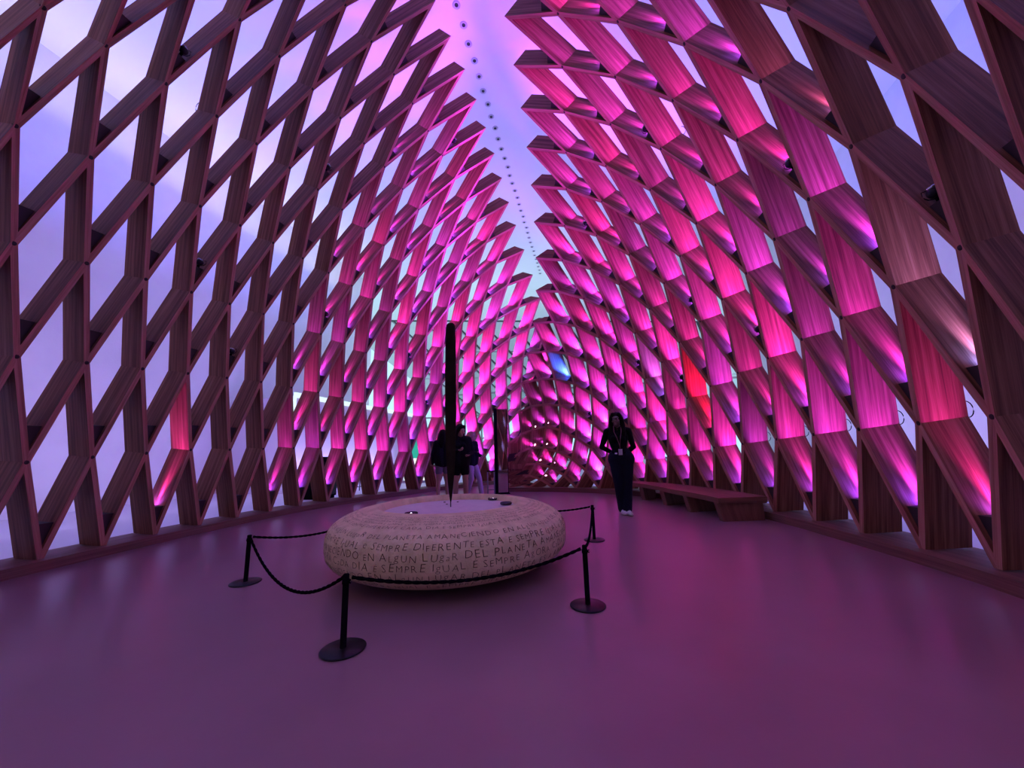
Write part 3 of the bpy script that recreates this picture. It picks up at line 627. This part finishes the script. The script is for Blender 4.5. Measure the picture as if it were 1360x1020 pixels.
# ------------------------------------------------------------------ rope barrier
POSTS = [px_floor(326, 774), px_floor(455.5, 863), px_floor(781, 805), px_floor(789.5, 717.5)]
POSTS += [Vector((SX - .15, SY + 1.72, 0)), Vector((-2.68, 4.38, 0))]
PLAB = ['black rope barrier post nearest the left lattice wall', 'black rope barrier post in front of the lettered side of the stone', 'black rope barrier post with its disc base lit pink beside the stone',
        'black rope barrier post towards the bench, far side of the stone', 'black rope barrier post behind the stone, opposite its lettered front', 'black rope barrier post tucked behind the stone on the left lattice side']
PH = .405
bm = bmesh.new(); bm_lathe(bm, [(0, .0), (.122, .0), (.125, .004), (.125, .008), (.118, .012), (0, .013)], 40); me_base = bpy.data.meshes.new('base'); bm.to_mesh(me_base); bm.free(); me_base.materials.append(M['blackgloss'])
bm = bmesh.new(); bm_lathe(bm, [(0, .012), (.018, .012), (.018, PH - .004), (.016, PH), (0, PH)], 16); me_post = bpy.data.meshes.new('post'); bm.to_mesh(me_post); bm.free(); me_post.materials.append(M['black'])
bm = bmesh.new(); bm_lathe(bm, [(.018, PH - .055), (.022, PH - .052), (.022, PH - .03), (.018, PH - .027)], 16)
bm_tube(bm, [(.02, 0, PH - .04), (.03, 0, PH - .05), (.036, 0, PH - .04), (.03, 0, PH - .03), (.02, 0, PH - .04)], .004, 6); me_col = bpy.data.meshes.new('collar'); bm.to_mesh(me_col); bm.free(); me_col.materials.append(M['black'])
for i, p in enumerate(POSTS):
    t = empty('barrier_post', p); tag(t, PLAB[i], 'barrier post', 'rope barrier posts round the stone')
    for nm, me in (('base', me_base), ('post', me_post), ('collar', me_col)): link(bpy.data.objects.new(nm, me), t)
ROPES = [(0, 1, .235, 'black rope hanging low between two posts on the left lattice side'), (1, 2, .105, 'black rope drooping across the lettered front of the stone'),
         (2, 3, .10, 'black rope between the pink-lit post and the post towards the bench'), (3, 4, .10, 'black rope running from the post towards the bench behind the stone'), (5, 0, .10, 'black rope running from behind the stone to the post by the left lattice')]
for a, b, sag, lab in ROPES:
    A = POSTS[a] + Vector((0, 0, PH - .022)); B = POSTS[b] + Vector((0, 0, PH - .022)); bm = bmesh.new(); pts = []
    d_ = (B - A).normalized() * .032; A = A + d_; B = B - d_
    mid = (A + B) / 2; outv = Vector((mid.x - SX, mid.y - SY, 0)); outl = outv.length; push = 0
    # keep the rope clear of the stone
    for k in range(41):
        f = k / 40; p = A.lerp(B, f); p.z -= sag * 4 * f * (1 - f); rv = Vector((p.x - SX, p.y - SY, 0)); need = 1.19
        if rv.length < need: rv = rv.normalized() * need; p = Vector((SX + rv.x, SY + rv.y, p.z))
        pts.append(p - A)
    # two twisted strands
    for ph in (0, math.pi):
        q = []
        for k in range(161):
            f = k / 160 * 40; i0 = min(39, int(f)); p = pts[i0].lerp(pts[i0 + 1], f - i0); tw = f * 2.2 + ph
            q.append(p + Vector((0, 0, math.cos(tw) * .0035)) + Vector((d_.y, -d_.x, 0)).normalized() * (math.sin(tw) * .0035))
        bm_tube(bm, q, .0085, 6)
    tag(bm_obj('barrier_rope', bm, M['rope'], None, A, smooth=True), lab, 'rope', 'barrier ropes')

# ------------------------------------------------------------------ ball-headed spotlights standing in some pockets
def spot_proto():
    t = empty('spotlight')
    bm = bmesh.new(); bm_ball(bm, (0, 0, 0), .046, n=16)
    head = bm_obj('head', bm, M['blackgloss'], t, (0, 0, .075))
    bm = bmesh.new(); bm_lathe(bm, [(.030, -.012), (.034, 0), (.030, .008), (.024, .002), (.024, -.012)], 18); ring = bm_obj('lens_ring', bm, M['steel'], head, (0, 0, .042))
    bm = bmesh.new(); bm_lathe(bm, [(0, 0), (.016, 0), (.016, .035), (0, .035)], 12); bm_obj('stem', bm, M['black'], t)
    bm = bmesh.new(); bm_tube(bm, [(.02, 0, .03), (.06, 0, .05), (.085, 0, .09), (.075, 0, .13), (.045, 0, .12)], .004, 6); bm_obj('cable', bm, M['black'], t)
    return t
def copy_tree(o, parent=None):
    c = o.copy(); COL.objects.link(c); c.parent = parent
    for ch in list(o.children): copy_tree(ch, c)
    return c
SPOTS = [(1, 5, 1.5), (1, 3, -.5), (1, 2, -2), (1, 3, 3.5), (1, 2, 2), (1, 3, 6.5), (1, 2, 5), (1, 3, 9.5), (1, 6, 5),
         (-1, 5, -.5), (-1, 3, 1.5), (-1, 2, 3), (-1, 5, 3.5), (-1, 3, 5.5), (-1, 7, 6.5), (-1, 3, 9.5), (-1, 2, 11)]
proto = spot_proto()
for i, key in enumerate(SPOTS):
    if key not in POCKETS: continue
    o = proto if i == 0 else copy_tree(proto)
    org, up, n, a, b, P = POCKETS[key]
    own = {(1, 2, 5): 'small black ball-headed spotlight in the pocket beside the red-lit board', (1, 3, 6.5): 'small black ball-headed spotlight in the pocket beside the violet-lit board', (1, 2, -2): 'black ball-headed spotlight in an unlit pocket above the pale violet-lit board', (-1, 7, 6.5): 'black ball-headed spotlight in a topmost pocket of the left lattice, under the ceiling'}
    tag(o, own.get(key) or ('small black ball-headed spotlight in a pocket of the pink right lattice' if key[0] > 0 else 'small black ball-headed spotlight in a pocket of the left lattice'), 'spotlight', 'spotlights in the right lattice' if key[0] > 0 else 'spotlights in the left lattice')
    o.location = org - n * .12 + up * .002
    x_ = (b - a).normalized(); z_ = up; y_ = z_.cross(x_).normalized(); x_ = y_.cross(z_)
    o.rotation_euler = Matrix(((x_.x, y_.x, z_.x), (x_.y, y_.y, z_.y), (x_.z, y_.z, z_.z))).to_euler()

# ------------------------------------------------------------------ things beyond the left lattice
M['lightline'] = emit('light_line', (.75, .95, 1.0), 1.1)
M['kiosk'] = noisy('kiosk_panel', (.62, .55, .64), (.68, .60, .70), .8, rough=.7)
kx, ky0, ky1, kz = -9.0, 9.8, 17.5, 2.95
kiosk = empty('pavilion', (kx - 1.2, ky0, 0)); tag(kiosk, 'low lilac pavilion with glowing top edge beyond the left lattice', 'pavilion')
bm = bmesh.new(); bm_box(bm, (0, (ky1 - ky0) / 2, kz / 2), (2.4, ky1 - ky0, kz)); bm_obj('pavilion_body', bm, M['kiosk'], kiosk)
bm = bmesh.new(); bm_box(bm, (1.22, (ky1 - ky0) / 2, kz + .03), (.06, ky1 - ky0 + .12, .16)); bm_obj('light_edge', bm, M['lightline'], kiosk)
bm = bmesh.new(); bm_box(bm, (1.22, -.03, kz / 2), (.06, .08, kz)); bm_obj('light_jamb', bm, M['lightline'], kiosk)
cab = empty('black_cabinet', Vector((px_depth(425, 640, 8.7).x, 8.7, 0))); tag(cab, 'plain black cabinet standing just outside the left lattice', 'cabinet')
bm = bmesh.new(); bm_box(bm, (0, 0, .56), (.62, .5, 1.0)); bm_obj('cabinet_body', bm, M['black'], cab)
bm = bmesh.new(); bm_box(bm, (0, 0, .03), (.56, .44, .06)); bm_obj('plinth', bm, M['black'], cab)
bm = bmesh.new(); bm_box(bm, (.316, .02, .56), (.012, .44, .92)); bm_obj('door', bm, M['blackgloss'], cab)
rl = px_depth(462, 640, 10.4); rail = empty('railing', (rl.x, rl.y, 0)); tag(rail, 'thin grey metal railing outside the left lattice by the black cabinet', 'railing')
for k in (-.35, .35):
    bm = bmesh.new(); bm_tube(bm, [(k * .9, k * .4, 0), (k * .9, k * .4, .78)], .02, 8); bm_obj('post', bm, M['grey'], rail)
for z in (.75, .12):
    bm = bmesh.new(); bm_tube(bm, [(-.5, -.22, z), (.5, .22, z)], .016, 8); bm_obj('rail', bm, M['grey'], rail)
M['whitelit'] = emit('lit_white_panel', (.95, 1.0, .95), 1.2); M['teal'] = emit('teal_screen', (.02, .55, .40), .75)
dp = px_depth(550, 640, 13.2); disp = empty('display_stand', (dp.x, dp.y, 0)); tag(disp, 'white lit display stand with a teal screen beyond the left lattice', 'display')
bm = bmesh.new(); bm_box(bm, (0, 0, .04), (1.0, .4, .08)); bm_obj('foot', bm, M['grey'], disp)
bm = bmesh.new(); bm_box(bm, (0, 0, .48), (.8, .1, .8)); bm_obj('lit_panel', bm, M['whitelit'], disp)
bm = bmesh.new(); bm_box(bm, (.12, 0, 1.32), (.62, .08, .86)); bm_obj('screen', bm, M['teal'], disp)

# far glass front of the hall: mullions against the daylight
fg = empty('window_1', (-2, 33, 0)); tag(fg, 'tall glazed front at the far end of the hall', None, None, 'structure')
bm = bmesh.new(); bm_box(bm, (0, 0, 0), (.12, .2, 6.4)); me_mul = bpy.data.meshes.new('mullion'); bm.to_mesh(me_mul); bm.free(); me_mul.materials.append(M['grey'])
for k in range(-9, 10):
    o = bpy.data.objects.new('mullion', me_mul); link(o, fg, (k * 1.6, 0, 3.2))
bm = bmesh.new(); bm_box(bm, (0, 0, 0), (30, .2, .14)); me_tr = bpy.data.meshes.new('transom'); bm.to_mesh(me_tr); bm.free(); me_tr.materials.append(M['grey'])
for z in (.07, 2.2, 4.3, 6.33):
    o = bpy.data.objects.new('transom', me_tr); link(o, fg, (0, 0, z))
M['glass'] = mat('glass', (.9, .97, 1.0), .02); nodes(M['glass'])[2].inputs['Transmission Weight'].default_value = 1.0; nodes(M['glass'])[2].inputs['IOR'].default_value = 1.02
bm = bmesh.new(); bm_box(bm, (0, 0, 0), (1.48, .02, 2.0)); me_pn = bpy.data.meshes.new('pane'); bm.to_mesh(me_pn); bm.free(); me_pn.materials.append(M['glass'])
for k in range(-9, 9):
    for z in (1.13, 3.25, 5.31):
        o = bpy.data.objects.new('pane', me_pn); link(o, fg, (k * 1.6 + .8, 0, z))

# mirror slab and small frame by the far opening
mp_ = px_floor(666.5, 656); M['mirror'] = mat('dark_mirror', (.80, .74, .82), .03, 1.0)
mir = empty('mirror_slab', mp_, R_(24)); tag(mir, 'tall narrow black-edged mirror slab standing at the far opening', 'mirror')
bm = bmesh.new(); bm_box(bm, (.04, .045, 1.08), (.30, .05, 2.16)); bm_obj('slab', bm, M['black'], mir)
bm = bmesh.new(); bm_box(bm, (.045, .016, 1.08), (.25, .006, 2.12)); bm_obj('mirror_face', bm, M['mirror'], mir)
bm = bmesh.new(); bm_box(bm, (-.125, .03, 1.09), (.07, .09, 2.18)); bm_obj('edge_post', bm, M['black'], mir)
bm = bmesh.new(); bm_box(bm, (.02, .06, .012), (.36, .3, .024)); bm_obj('foot', bm, M['black'], mir)
gp = px_floor(652.5, 657); gt = empty('small_frame_stand', gp, R_(10)); tag(gt, 'small open metal frame stand beside the mirror slab', 'stand')
for x in (-.085, .085):
    bm = bmesh.new(); bm_box(bm, (x, 0, .28), (.03, .03, .56)); bm_obj('upright', bm, M['grey'], gt)
bm = bmesh.new(); bm_box(bm, (0, 0, .575), (.2, .035, .03)); bm_obj('top_bar', bm, M['black'], gt)
bm = bmesh.new(); bm_box(bm, (0, 0, .12), (.14, .03, .02)); bm_obj('cross_bar', bm, M['grey'], gt)

# ------------------------------------------------------------------ people
def capsule(bm, a, b, ra, rb, n=12, flat=1.0, fdir=(0, 1, 0)):
    a, b = Vector(a), Vector(b); ax = (b - a); L = ax.length; ax.normalize() if L > 1e-6 else None
    if L < 1e-6: ax = Vector((0, 0, 1))
    f = Vector(fdir); f = (f - ax * f.dot(ax)); f = f.normalized() if f.length > .1 else ax.orthogonal().normalized(); g = ax.cross(f)
    prof = []
    for k in range(5): t = -math.pi / 2 + k * math.pi / 2 / 4; prof.append((ra * math.cos(t), ra * math.sin(t)))
    for k in range(5): t = k * math.pi / 2 / 4; prof.append((rb * math.cos(t), L + rb * math.sin(t)))
    rings = []
    for r, z in prof:
        c = a + ax * z
        rings.append([bm.verts.new(c)] if r < 1e-5 else [bm.verts.new(c + (f * (math.cos(2 * math.pi * k / n) * flat) + g * math.sin(2 * math.pi * k / n)) * r) for k in range(n)])
    for p, q in zip(rings, rings[1:]):
        for k in range(n):
            k2 = (k + 1) % n
            if len(p) == 1: bm.faces.new((p[0], q[k], q[k2]))
            elif len(q) == 1: bm.faces.new((p[k], p[k2], q[0]))
            else: bm.faces.new((p[k], p[k2], q[k2], q[k]))
def chain(bm, segs, pts, rads, mi, flat=1.0, fdir=(0, 1, 0)):
    for i in range(len(pts) - 1):
        capsule(bm, pts[i], pts[i + 1], rads[i], rads[i + 1], flat=flat, fdir=fdir)
        segs.append((Vector(pts[i]), Vector(pts[i + 1]), rads[i], rads[i + 1], mi))
def blob(bm, segs, c, r, sc, mi, rot=None):
    bm_ball(bm, c, r, sc, rot, n=16); segs.append((Vector(c), Vector(c) + Vector((0, 0, .001)), r * min(sc), r * min(sc), mi))
def remesh_obj(name, bm, segs, mats, parent, voxel=.011, smooth_it=4):
    bmesh.ops.recalc_face_normals(bm, faces=bm.faces); me = bpy.data.meshes.new(name + '_src'); bm.to_mesh(me); bm.free()
    ob = bpy.data.objects.new(name + '_src', me); COL.objects.link(ob)
    rm = ob.modifiers.new('r', 'REMESH'); rm.mode = 'VOXEL'; rm.voxel_size = voxel
    sm = ob.modifiers.new('s', 'SMOOTH'); sm.factor = .5; sm.iterations = smooth_it
    dg = bpy.context.evaluated_depsgraph_get(); me2 = bpy.data.meshes.new_from_object(ob.evaluated_get(dg)); bpy.data.objects.remove(ob); bpy.data.meshes.remove(me)
    me2.name = name; me2.materials.clear()
    for m_ in mats: me2.materials.append(m_)
    if len(mats) > 1:
        for p in me2.polygons:
            c = p.center; best = None
            for (a, b, ra, rb, mi) in segs:
                ab = b - a; t = max(0, min(1, (c - a).dot(ab) / max(1e-9, ab.length_squared))); d = (c - a - ab * t).length - (ra + (rb - ra) * t)
                if best is None or d < best[0]: best = (d, mi)
            p.material_index = best[1]
    for p in me2.polygons: p.use_smooth = True
    o = bpy.data.objects.new(name, me2); return link(o, parent)
def hand(bm, segs, wrist, d, side_v, nrm, mi, sc=1.0, curl=.5):
    """palm with four fingers and a thumb leaving its side"""
    d = Vector(d).normalized(); s = Vector(side_v).normalized(); n = Vector(nrm).normalized(); wr = Vector(wrist)
    palm = wr + d * .085 * sc
    for k, off in enumerate((-.028, -.009, .010, .028)):
        kn = palm + s * off * sc
        chain(bm, segs, [wr + s * off * .45 * sc + d * .015 * sc, kn], [.015 * sc, .0115 * sc], mi)
        ln = (.032, .038, .036, .028)[k] * sc; p1 = kn + (d * math.cos(curl) + n * math.sin(curl)) * ln; p2 = p1 + (d * math.cos(curl * 2) + n * math.sin(curl * 2)) * ln * .8
        chain(bm, segs, [kn, p1, p2], [.0105 * sc, .0095 * sc, .0085 * sc], mi)
    th0 = wr + d * .03 * sc - s * .026 * sc; th1 = th0 + (d * .7 - s * .6 + n * .2).normalized() * .04 * sc; th2 = th1 + (d * .9 - s * .15 + n * .35).normalized() * .032 * sc
    chain(bm, segs, [th0, th1, th2], [.014 * sc, .0115 * sc, .0095 * sc], mi)

M['skin_d'] = mat('skin_brown', (.17, .085, .06), .5); M['skin_l'] = mat('skin_tan', (.42, .23, .17), .5)
M['cloth_black'] = noisy('black_knit', (.004, .004, .006), (.008, .007, .010), 40, rough=.9, spec=.08)
M['denim'] = noisy('dark_denim', (.006, .007, .016), (.012, .014, .028), 60, rough=.9, spec=.08)
M['shoe'] = mat('white_canvas', (.62, .58, .58), .7); M['hair'] = noisy('dark_hair', (.005, .003, .003), (.010, .006, .006), 30, rough=.7, spec=.08)
M['cloth_navy'] = noisy('dark_jacket', (.005, .005, .008), (.010, .009, .014), 30, rough=.8, spec=.1)
M['cloth_grey'] = mat('lilac_grey_cloth', (.14, .12, .16), .9); M['cloth_pale'] = mat('pale_cloth', (.45, .36, .40), .9); M['hair_f'] = mat('fair_hair', (.35, .20, .13), .6)
M['eye'] = mat('eye_dark', (.01, .008, .008), .2); M['eyew'] = mat('eye_white', (.55, .5, .5), .3); M['lip'] = mat('lips', (.22, .07, .06), .5); M['strap'] = mat('lanyard_pink', (.20, .06, .08), .7); M['card'] = mat('badge_card', (.5, .45, .5), .4)

def head_parts(bm, segs, c, yaw, mi, hs=1.0, pitch=0.0):
    """skull, jaw, nose, brow, ears; returns frame"""
    fr = Matrix.Rotation(yaw, 3, 'Z') @ Matrix.Rotation(pitch, 3, 'X'); c = Vector(c)
    def at(x, y, z): return c + fr @ Vector((x * hs, y * hs, z * hs))
    blob(bm, segs, at(0, .012, .02), .092 * hs, (.84, 1.02, 1.06), mi, fr)
    blob(bm, segs, at(0, -.022, -.045), .068 * hs, (.86, .92, 1.08), mi, fr)
    chain(bm, segs, [at(0, -.075, -.082), at(0, -.07, -.09)], [.022 * hs, .022 * hs], mi)      # chin
    chain(bm, segs, [at(0, -.090, .012), at(0, -.106, -.022)], [.010 * hs, .0135 * hs], mi)     # nose
    for s in (-1, 1):
        blob(bm, segs, at(s * .080, .012, -.005), .026 * hs, (.4, .8, 1.15), mi, fr)           # ear
        chain(bm, segs, [at(s * .015, -.084, .034), at(s * .050, -.072, .034)], [.010 * hs, .009 * hs], mi)   # brow
        blob(bm, segs, at(s * .042, -.062, -.028), .024 * hs, (1, .8, .9), mi, fr)             # cheek
    return at, fr
def face_details(at, fr, parent, hs=1.0):
    for s in (-1, 1):
        bm = bmesh.new(); bm_ball(bm, (0, 0, 0), .0125 * hs, n=10); e = bm_obj('eye', bm, M['eyew'], parent, at(s * .033, -.074, .012))
        bm = bmesh.new(); bm_ball(bm, (0, 0, 0), .0072 * hs, n=8); bm_obj('iris', bm, M['eye'], e, fr @ Vector((0, -.0085 * hs, 0)))
    bm = bmesh.new(); bm_ball(bm, (0, 0, 0), .02 * hs, (1.1, .35, .32), fr, n=12); bm_obj('mouth', bm, M['lip'], parent, at(0, -.086, -.055))

def long_hair(at, fr, parent, m_, length, hs=1.0, front=True):
    bm = bmesh.new(); sg = []
    blob(bm, sg, at(0, .026, .036), .103 * hs, (.93, 1.0, 1.02), 0, fr)
    for s in (-1, 1):
        chain(bm, sg, [at(s * .05, -.04, .095), at(s * .088, -.01, .02), at(s * .098, .0, -.09), at(s * .105, -.03 if front else .03, -.09 - length * .5), at(s * .095, -.05 if front else .05, -.09 - length)], [.035 * hs, .036 * hs, .042 * hs, .044 * hs, .022 * hs], 0)
    chain(bm, sg, [at(0, .085, .03), at(0, .105, -.09), at(0, .12, -.09 - length * .55), at(0, .125, -.09 - length * .9)], [.085 * hs, .085 * hs, .08 * hs, .05 * hs], 0, flat=.45, fdir=fr @ Vector((0, 1, 0)))
    return remesh_obj('hair', bm, sg, [m_], parent, .012, 3)

def figure(name, loc, rz, label, h, pose, mats, hair, extras=None):
    """pose: dict with joint tables in metres for a 1.65 m body; facing -Y; mats: skin, top, legs, shoes, lower-leg"""
    t = empty(name, loc, rz); t.scale = (h / 1.65,) * 3; tag(t, label, 'person'); bm = bmesh.new(); sg = []
    sk, tp, lg, sh, ll = 0, 1, 2, 3, pose.get('calf', 2)
    # trunk
    hip = Vector(pose.get('hip', (0, 0, .88)))
    W = pose.get('bulk', 1.0)
    chain(bm, sg, [hip + Vector((-.06, .012, 0)), hip + Vector((.06, .012, 0))], [.13 * pose.get('hipw', 1), .13 * pose.get('hipw', 1)], lg, flat=.86)
    chain(bm, sg, [(hip.x - .045, .012, .98), (hip.x + .045, .012, .98)], [.112, .112], lg, flat=.85)
    ch0 = Vector(pose.get('chest', (0, 0, 1.22)))
    chain(bm, sg, [(hip.x, .005, 1.02), (ch0.x * .6, .0, 1.10)], [.118 * W, .120 * W], tp, flat=.8)
    for s in (-1, 1):
        chain(bm, sg, [(ch0.x * .6 + s * .03, .0, 1.10), (ch0.x + s * .055, -.005, 1.24), (ch0.x + s * .07, .012, 1.33)], [.105 * W, .112 * W, .085 * W], tp, flat=.85)
        if pose.get('bust', 1): blob(bm, sg, (ch0.x + s * .062, -.085 * W, 1.215), .062, (1, .85, 1), tp)
        chain(bm, sg, [(ch0.x + s * .02, .02, 1.385), (ch0.x + s * .155, .018, 1.352)], [.055, .058 * W], tp)
    chain(bm, sg, [(ch0.x, .02, 1.38), (ch0.x * .9, .008, 1.47)], [.052, .047], sk)
    for s in (-1, 1):
        k = 'l' if s < 0 else 'r'
        hipj = hip + Vector((s * .085, .005, -.04)); kn = Vector(pose['knee_' + k]); an = Vector(pose['ankle_' + k]); toe = Vector(pose['toe_' + k])
        mid = hipj.lerp(kn, .5)
        kz = pose.get('hem', 0)
        if kz:   # shorts: cloth above the hem, skin below
            hm = hipj.lerp(kn, kz); chain(bm, sg, [hipj, mid if kz > .5 else hm, hm], [.098, .09, .088], lg); chain(bm, sg, [hm, kn], [.074, .056], sk)
            chain(bm, sg, [kn, kn.lerp(an, .35), an], [.055, .056, .036], sk)
        else:
            lw = pose.get('legw', 1); chain(bm, sg, [hipj, mid, kn], [.098 * lw, .086 * lw, .068 * lw], lg); chain(bm, sg, [kn, kn.lerp(an, .35), an], [.068 * lw, .066 * lw, .062 * lw], lg)
        heel = an + (an - toe).normalized() * .03; heel.z = .035
        chain(bm, sg, [(an.x, an.y, .075), heel, ], [.04, .034], sh); chain(bm, sg, [heel, heel.lerp(toe, .55) + Vector((0, 0, .004)), Vector((toe.x, toe.y, .032))], [.036, .040, .030], sh)
        shd = Vector((ch0.x + s * .172, .018, 1.345)); el = Vector(pose['elbow_' + k]); wr = Vector(pose['wrist_' + k])
        chain(bm, sg, [shd, shd.lerp(el, .5), el], [.060 * W, .052 * W, .044 * W], tp); chain(bm, sg, [el, el.lerp(wr, .4), wr], [.044 * W, .042 * W, .031 * W], tp)
        hd = (wr - el).normalized(); hn = Vector(pose.get('palm_' + k, (0, -1, 0))); sv = hd.cross(hn).normalized()
        hand(bm, sg, wr, hd, sv, hn, sk, .95, pose.get('curl', .6))
    hc = Vector(pose.get('head', (0, -.01, 1.535))); at, fr = head_parts(bm, sg, hc, pose.get('hyaw', 0), sk, 1.0, pose.get('hpitch', 0))
    b = remesh_obj('body', bm, sg, mats, t, pose.get('voxel', .0095))
    face_details(at, fr, t)
    long_hair(at, fr, t, hair[0], hair[1], 1.0, hair[2])
    if extras: extras(t, at, fr)
    return t

def guide_extras(t, at, fr):
    # glasses
    bm = bmesh.new()
    for s in (-1, 1):
        pts = [at(s * .035 + .021 * math.cos(2 * math.pi * k / 16), -.093, .012 + .017 * math.sin(2 * math.pi * k / 16)) for k in range(17)]; bm_tube(bm, pts, .0026, 6, False)
        bm_tube(bm, [at(s * .056, -.091, .014), at(s * .082, -.01, .012)], .0024, 6)
    bm_tube(bm, [at(-.014, -.094, .014), at(.014, -.094, .014)], .0024, 6); bm_obj('glasses', bm, M['black'], t)
    # lanyard and badge
    bm = bmesh.new()
    for s in (-1, 1): bm_tube(bm, [(s * .06, -.045, 1.43), (s * .058, -.118, 1.33), (s * .03 + .01, -.158, 1.24), (.018, -.150, 1.10), (.02, -.142, 1.06)], .006, 6)
    bm_obj('lanyard', bm, M['strap'], t)
    bm = bmesh.new(); bm_box(bm, (.022, -.146, 1.0), (.062, .006, .095)); bm_obj('badge', bm, M['card'], t)
    bm = bmesh.new(); bm_tube(bm, [(-.115, -.05, 1.005), (-.06, -.11, .985), (0, -.125, .978), (.06, -.11, .98), (.115, -.05, .995)], .013, 8); bm_obj('belt', bm, M['black'], t)
    bm = bmesh.new(); bm_box(bm, (-.05, -.128, .978), (.04, .012, .022)); bm_obj('buckle', bm, M['steel'], t)
GUIDE = dict(hipw=1.22, legw=1.16, hip=(.02, 0, .885), chest=(-.005, 0, 1.22), knee_l=(-.045, -.035, .47), ankle_l=(-.02, .03, .085), toe_l=(.02, -.12, .03), knee_r=(.09, -.02, .47), ankle_r=(.06, -.04, .085), toe_r=(.12, -.19, .03),
             elbow_l=(-.285, .075, 1.085), wrist_l=(-.115, .165, .985), elbow_r=(.235, .10, 1.075), wrist_r=(.085, .185, .965), palm_l=(0, 1, 0), palm_r=(0, 1, 0), head=(-.005, -.015, 1.535), hyaw=-.22, voxel=.009)
gpos = px_floor(829, 683)
figure('person', gpos, math.atan2(gpos.x, -gpos.y) * 0 - .08, 'standing person in black top with lanyard and badge, dark jeans, white shoes, by the bench', 1.66, GUIDE,
       [M['skin_d'], M['cloth_black'], M['denim'], M['shoe']], (M['hair'], .27, True), guide_extras)

def jacket_extras(t, at, fr):
    bm = bmesh.new(); sg = []
    for s in (-1, 1): chain(bm, sg, [(s * .06, .0, .88), (s * .09, .0, 1.08), (s * .10, .0, 1.30)], [.145, .150, .115], 0, flat=.95)
    chain(bm, sg, [(-.16, .01, 1.34), (.16, .01, 1.34)], [.078, .078], 0)
    remesh_obj('jacket', bm, sg, [M['cloth_navy']], t, .013, 3)
def bag_extras(t, at, fr):
    jacket_extras(t, at, fr)
    bm = bmesh.new(); sg = []; chain(bm, sg, [(0, .20, .98), (0, .21, 1.26)], [.145, .125], 0, flat=.7); remesh_obj('backpack', bm, sg, [M['cloth_black']], t, .014, 3)
VIS1 = dict(hem=.45, bulk=1.12, knee_l=(-.10, -.02, .46), ankle_l=(-.11, .03, .085), toe_l=(-.13, -.13, .03), knee_r=(.10, -.03, .46), ankle_r=(.115, .03, .085), toe_r=(.14, -.13, .03),
            elbow_l=(-.25, -.02, 1.07), wrist_l=(-.06, -.20, 1.12), elbow_r=(.25, .0, 1.07), wrist_r=(.15, -.20, 1.02), palm_l=(0, .3, .9), palm_r=(0, .3, .9), hyaw=.7, hpitch=.25, voxel=.011)
VIS2 = dict(VIS1, elbow_l=(-.25, .05, 1.08), wrist_l=(-.23, -.08, .86), elbow_r=(.25, .05, 1.08), wrist_r=(.23, -.08, .86), hyaw=-.3, hpitch=.1)
VIS3 = dict(VIS1, hem=0, knee_l=(-.09, -.06, .47), ankle_l=(-.09, .10, .085), toe_l=(-.10, -.06, .03), knee_r=(.10, -.16, .47), ankle_r=(.11, -.22, .085), toe_r=(.13, -.38, .03), hyaw=0, hpitch=0)
figure('person', px_floor(612, 672), R_(24), 'person with long dark hair in dark jacket and black shorts, looking down beyond the stone', 1.64, VIS1,
       [M['skin_l'], M['cloth_navy'], M['cloth_black'], M['cloth_black']], (M['hair'], .24, True), jacket_extras)
figure('person', px_floor(588, 664), R_(-150), 'person in dark jacket and lilac-grey shorts, partly hidden behind the tall spindle', 1.60, VIS2,
       [M['skin_l'], M['cloth_navy'], M['cloth_grey'], M['cloth_black']], (M['hair'], .22, False), jacket_extras)
figure('person', px_floor(627, 660.5), R_(70), 'fair-haired person with black backpack and pale trousers behind the dark-jacketed one', 1.56, VIS3,
       [M['skin_l'], M['cloth_navy'], M['cloth_pale'], M['cloth_pale']], (M['hair_f'], .05, False), bag_extras)
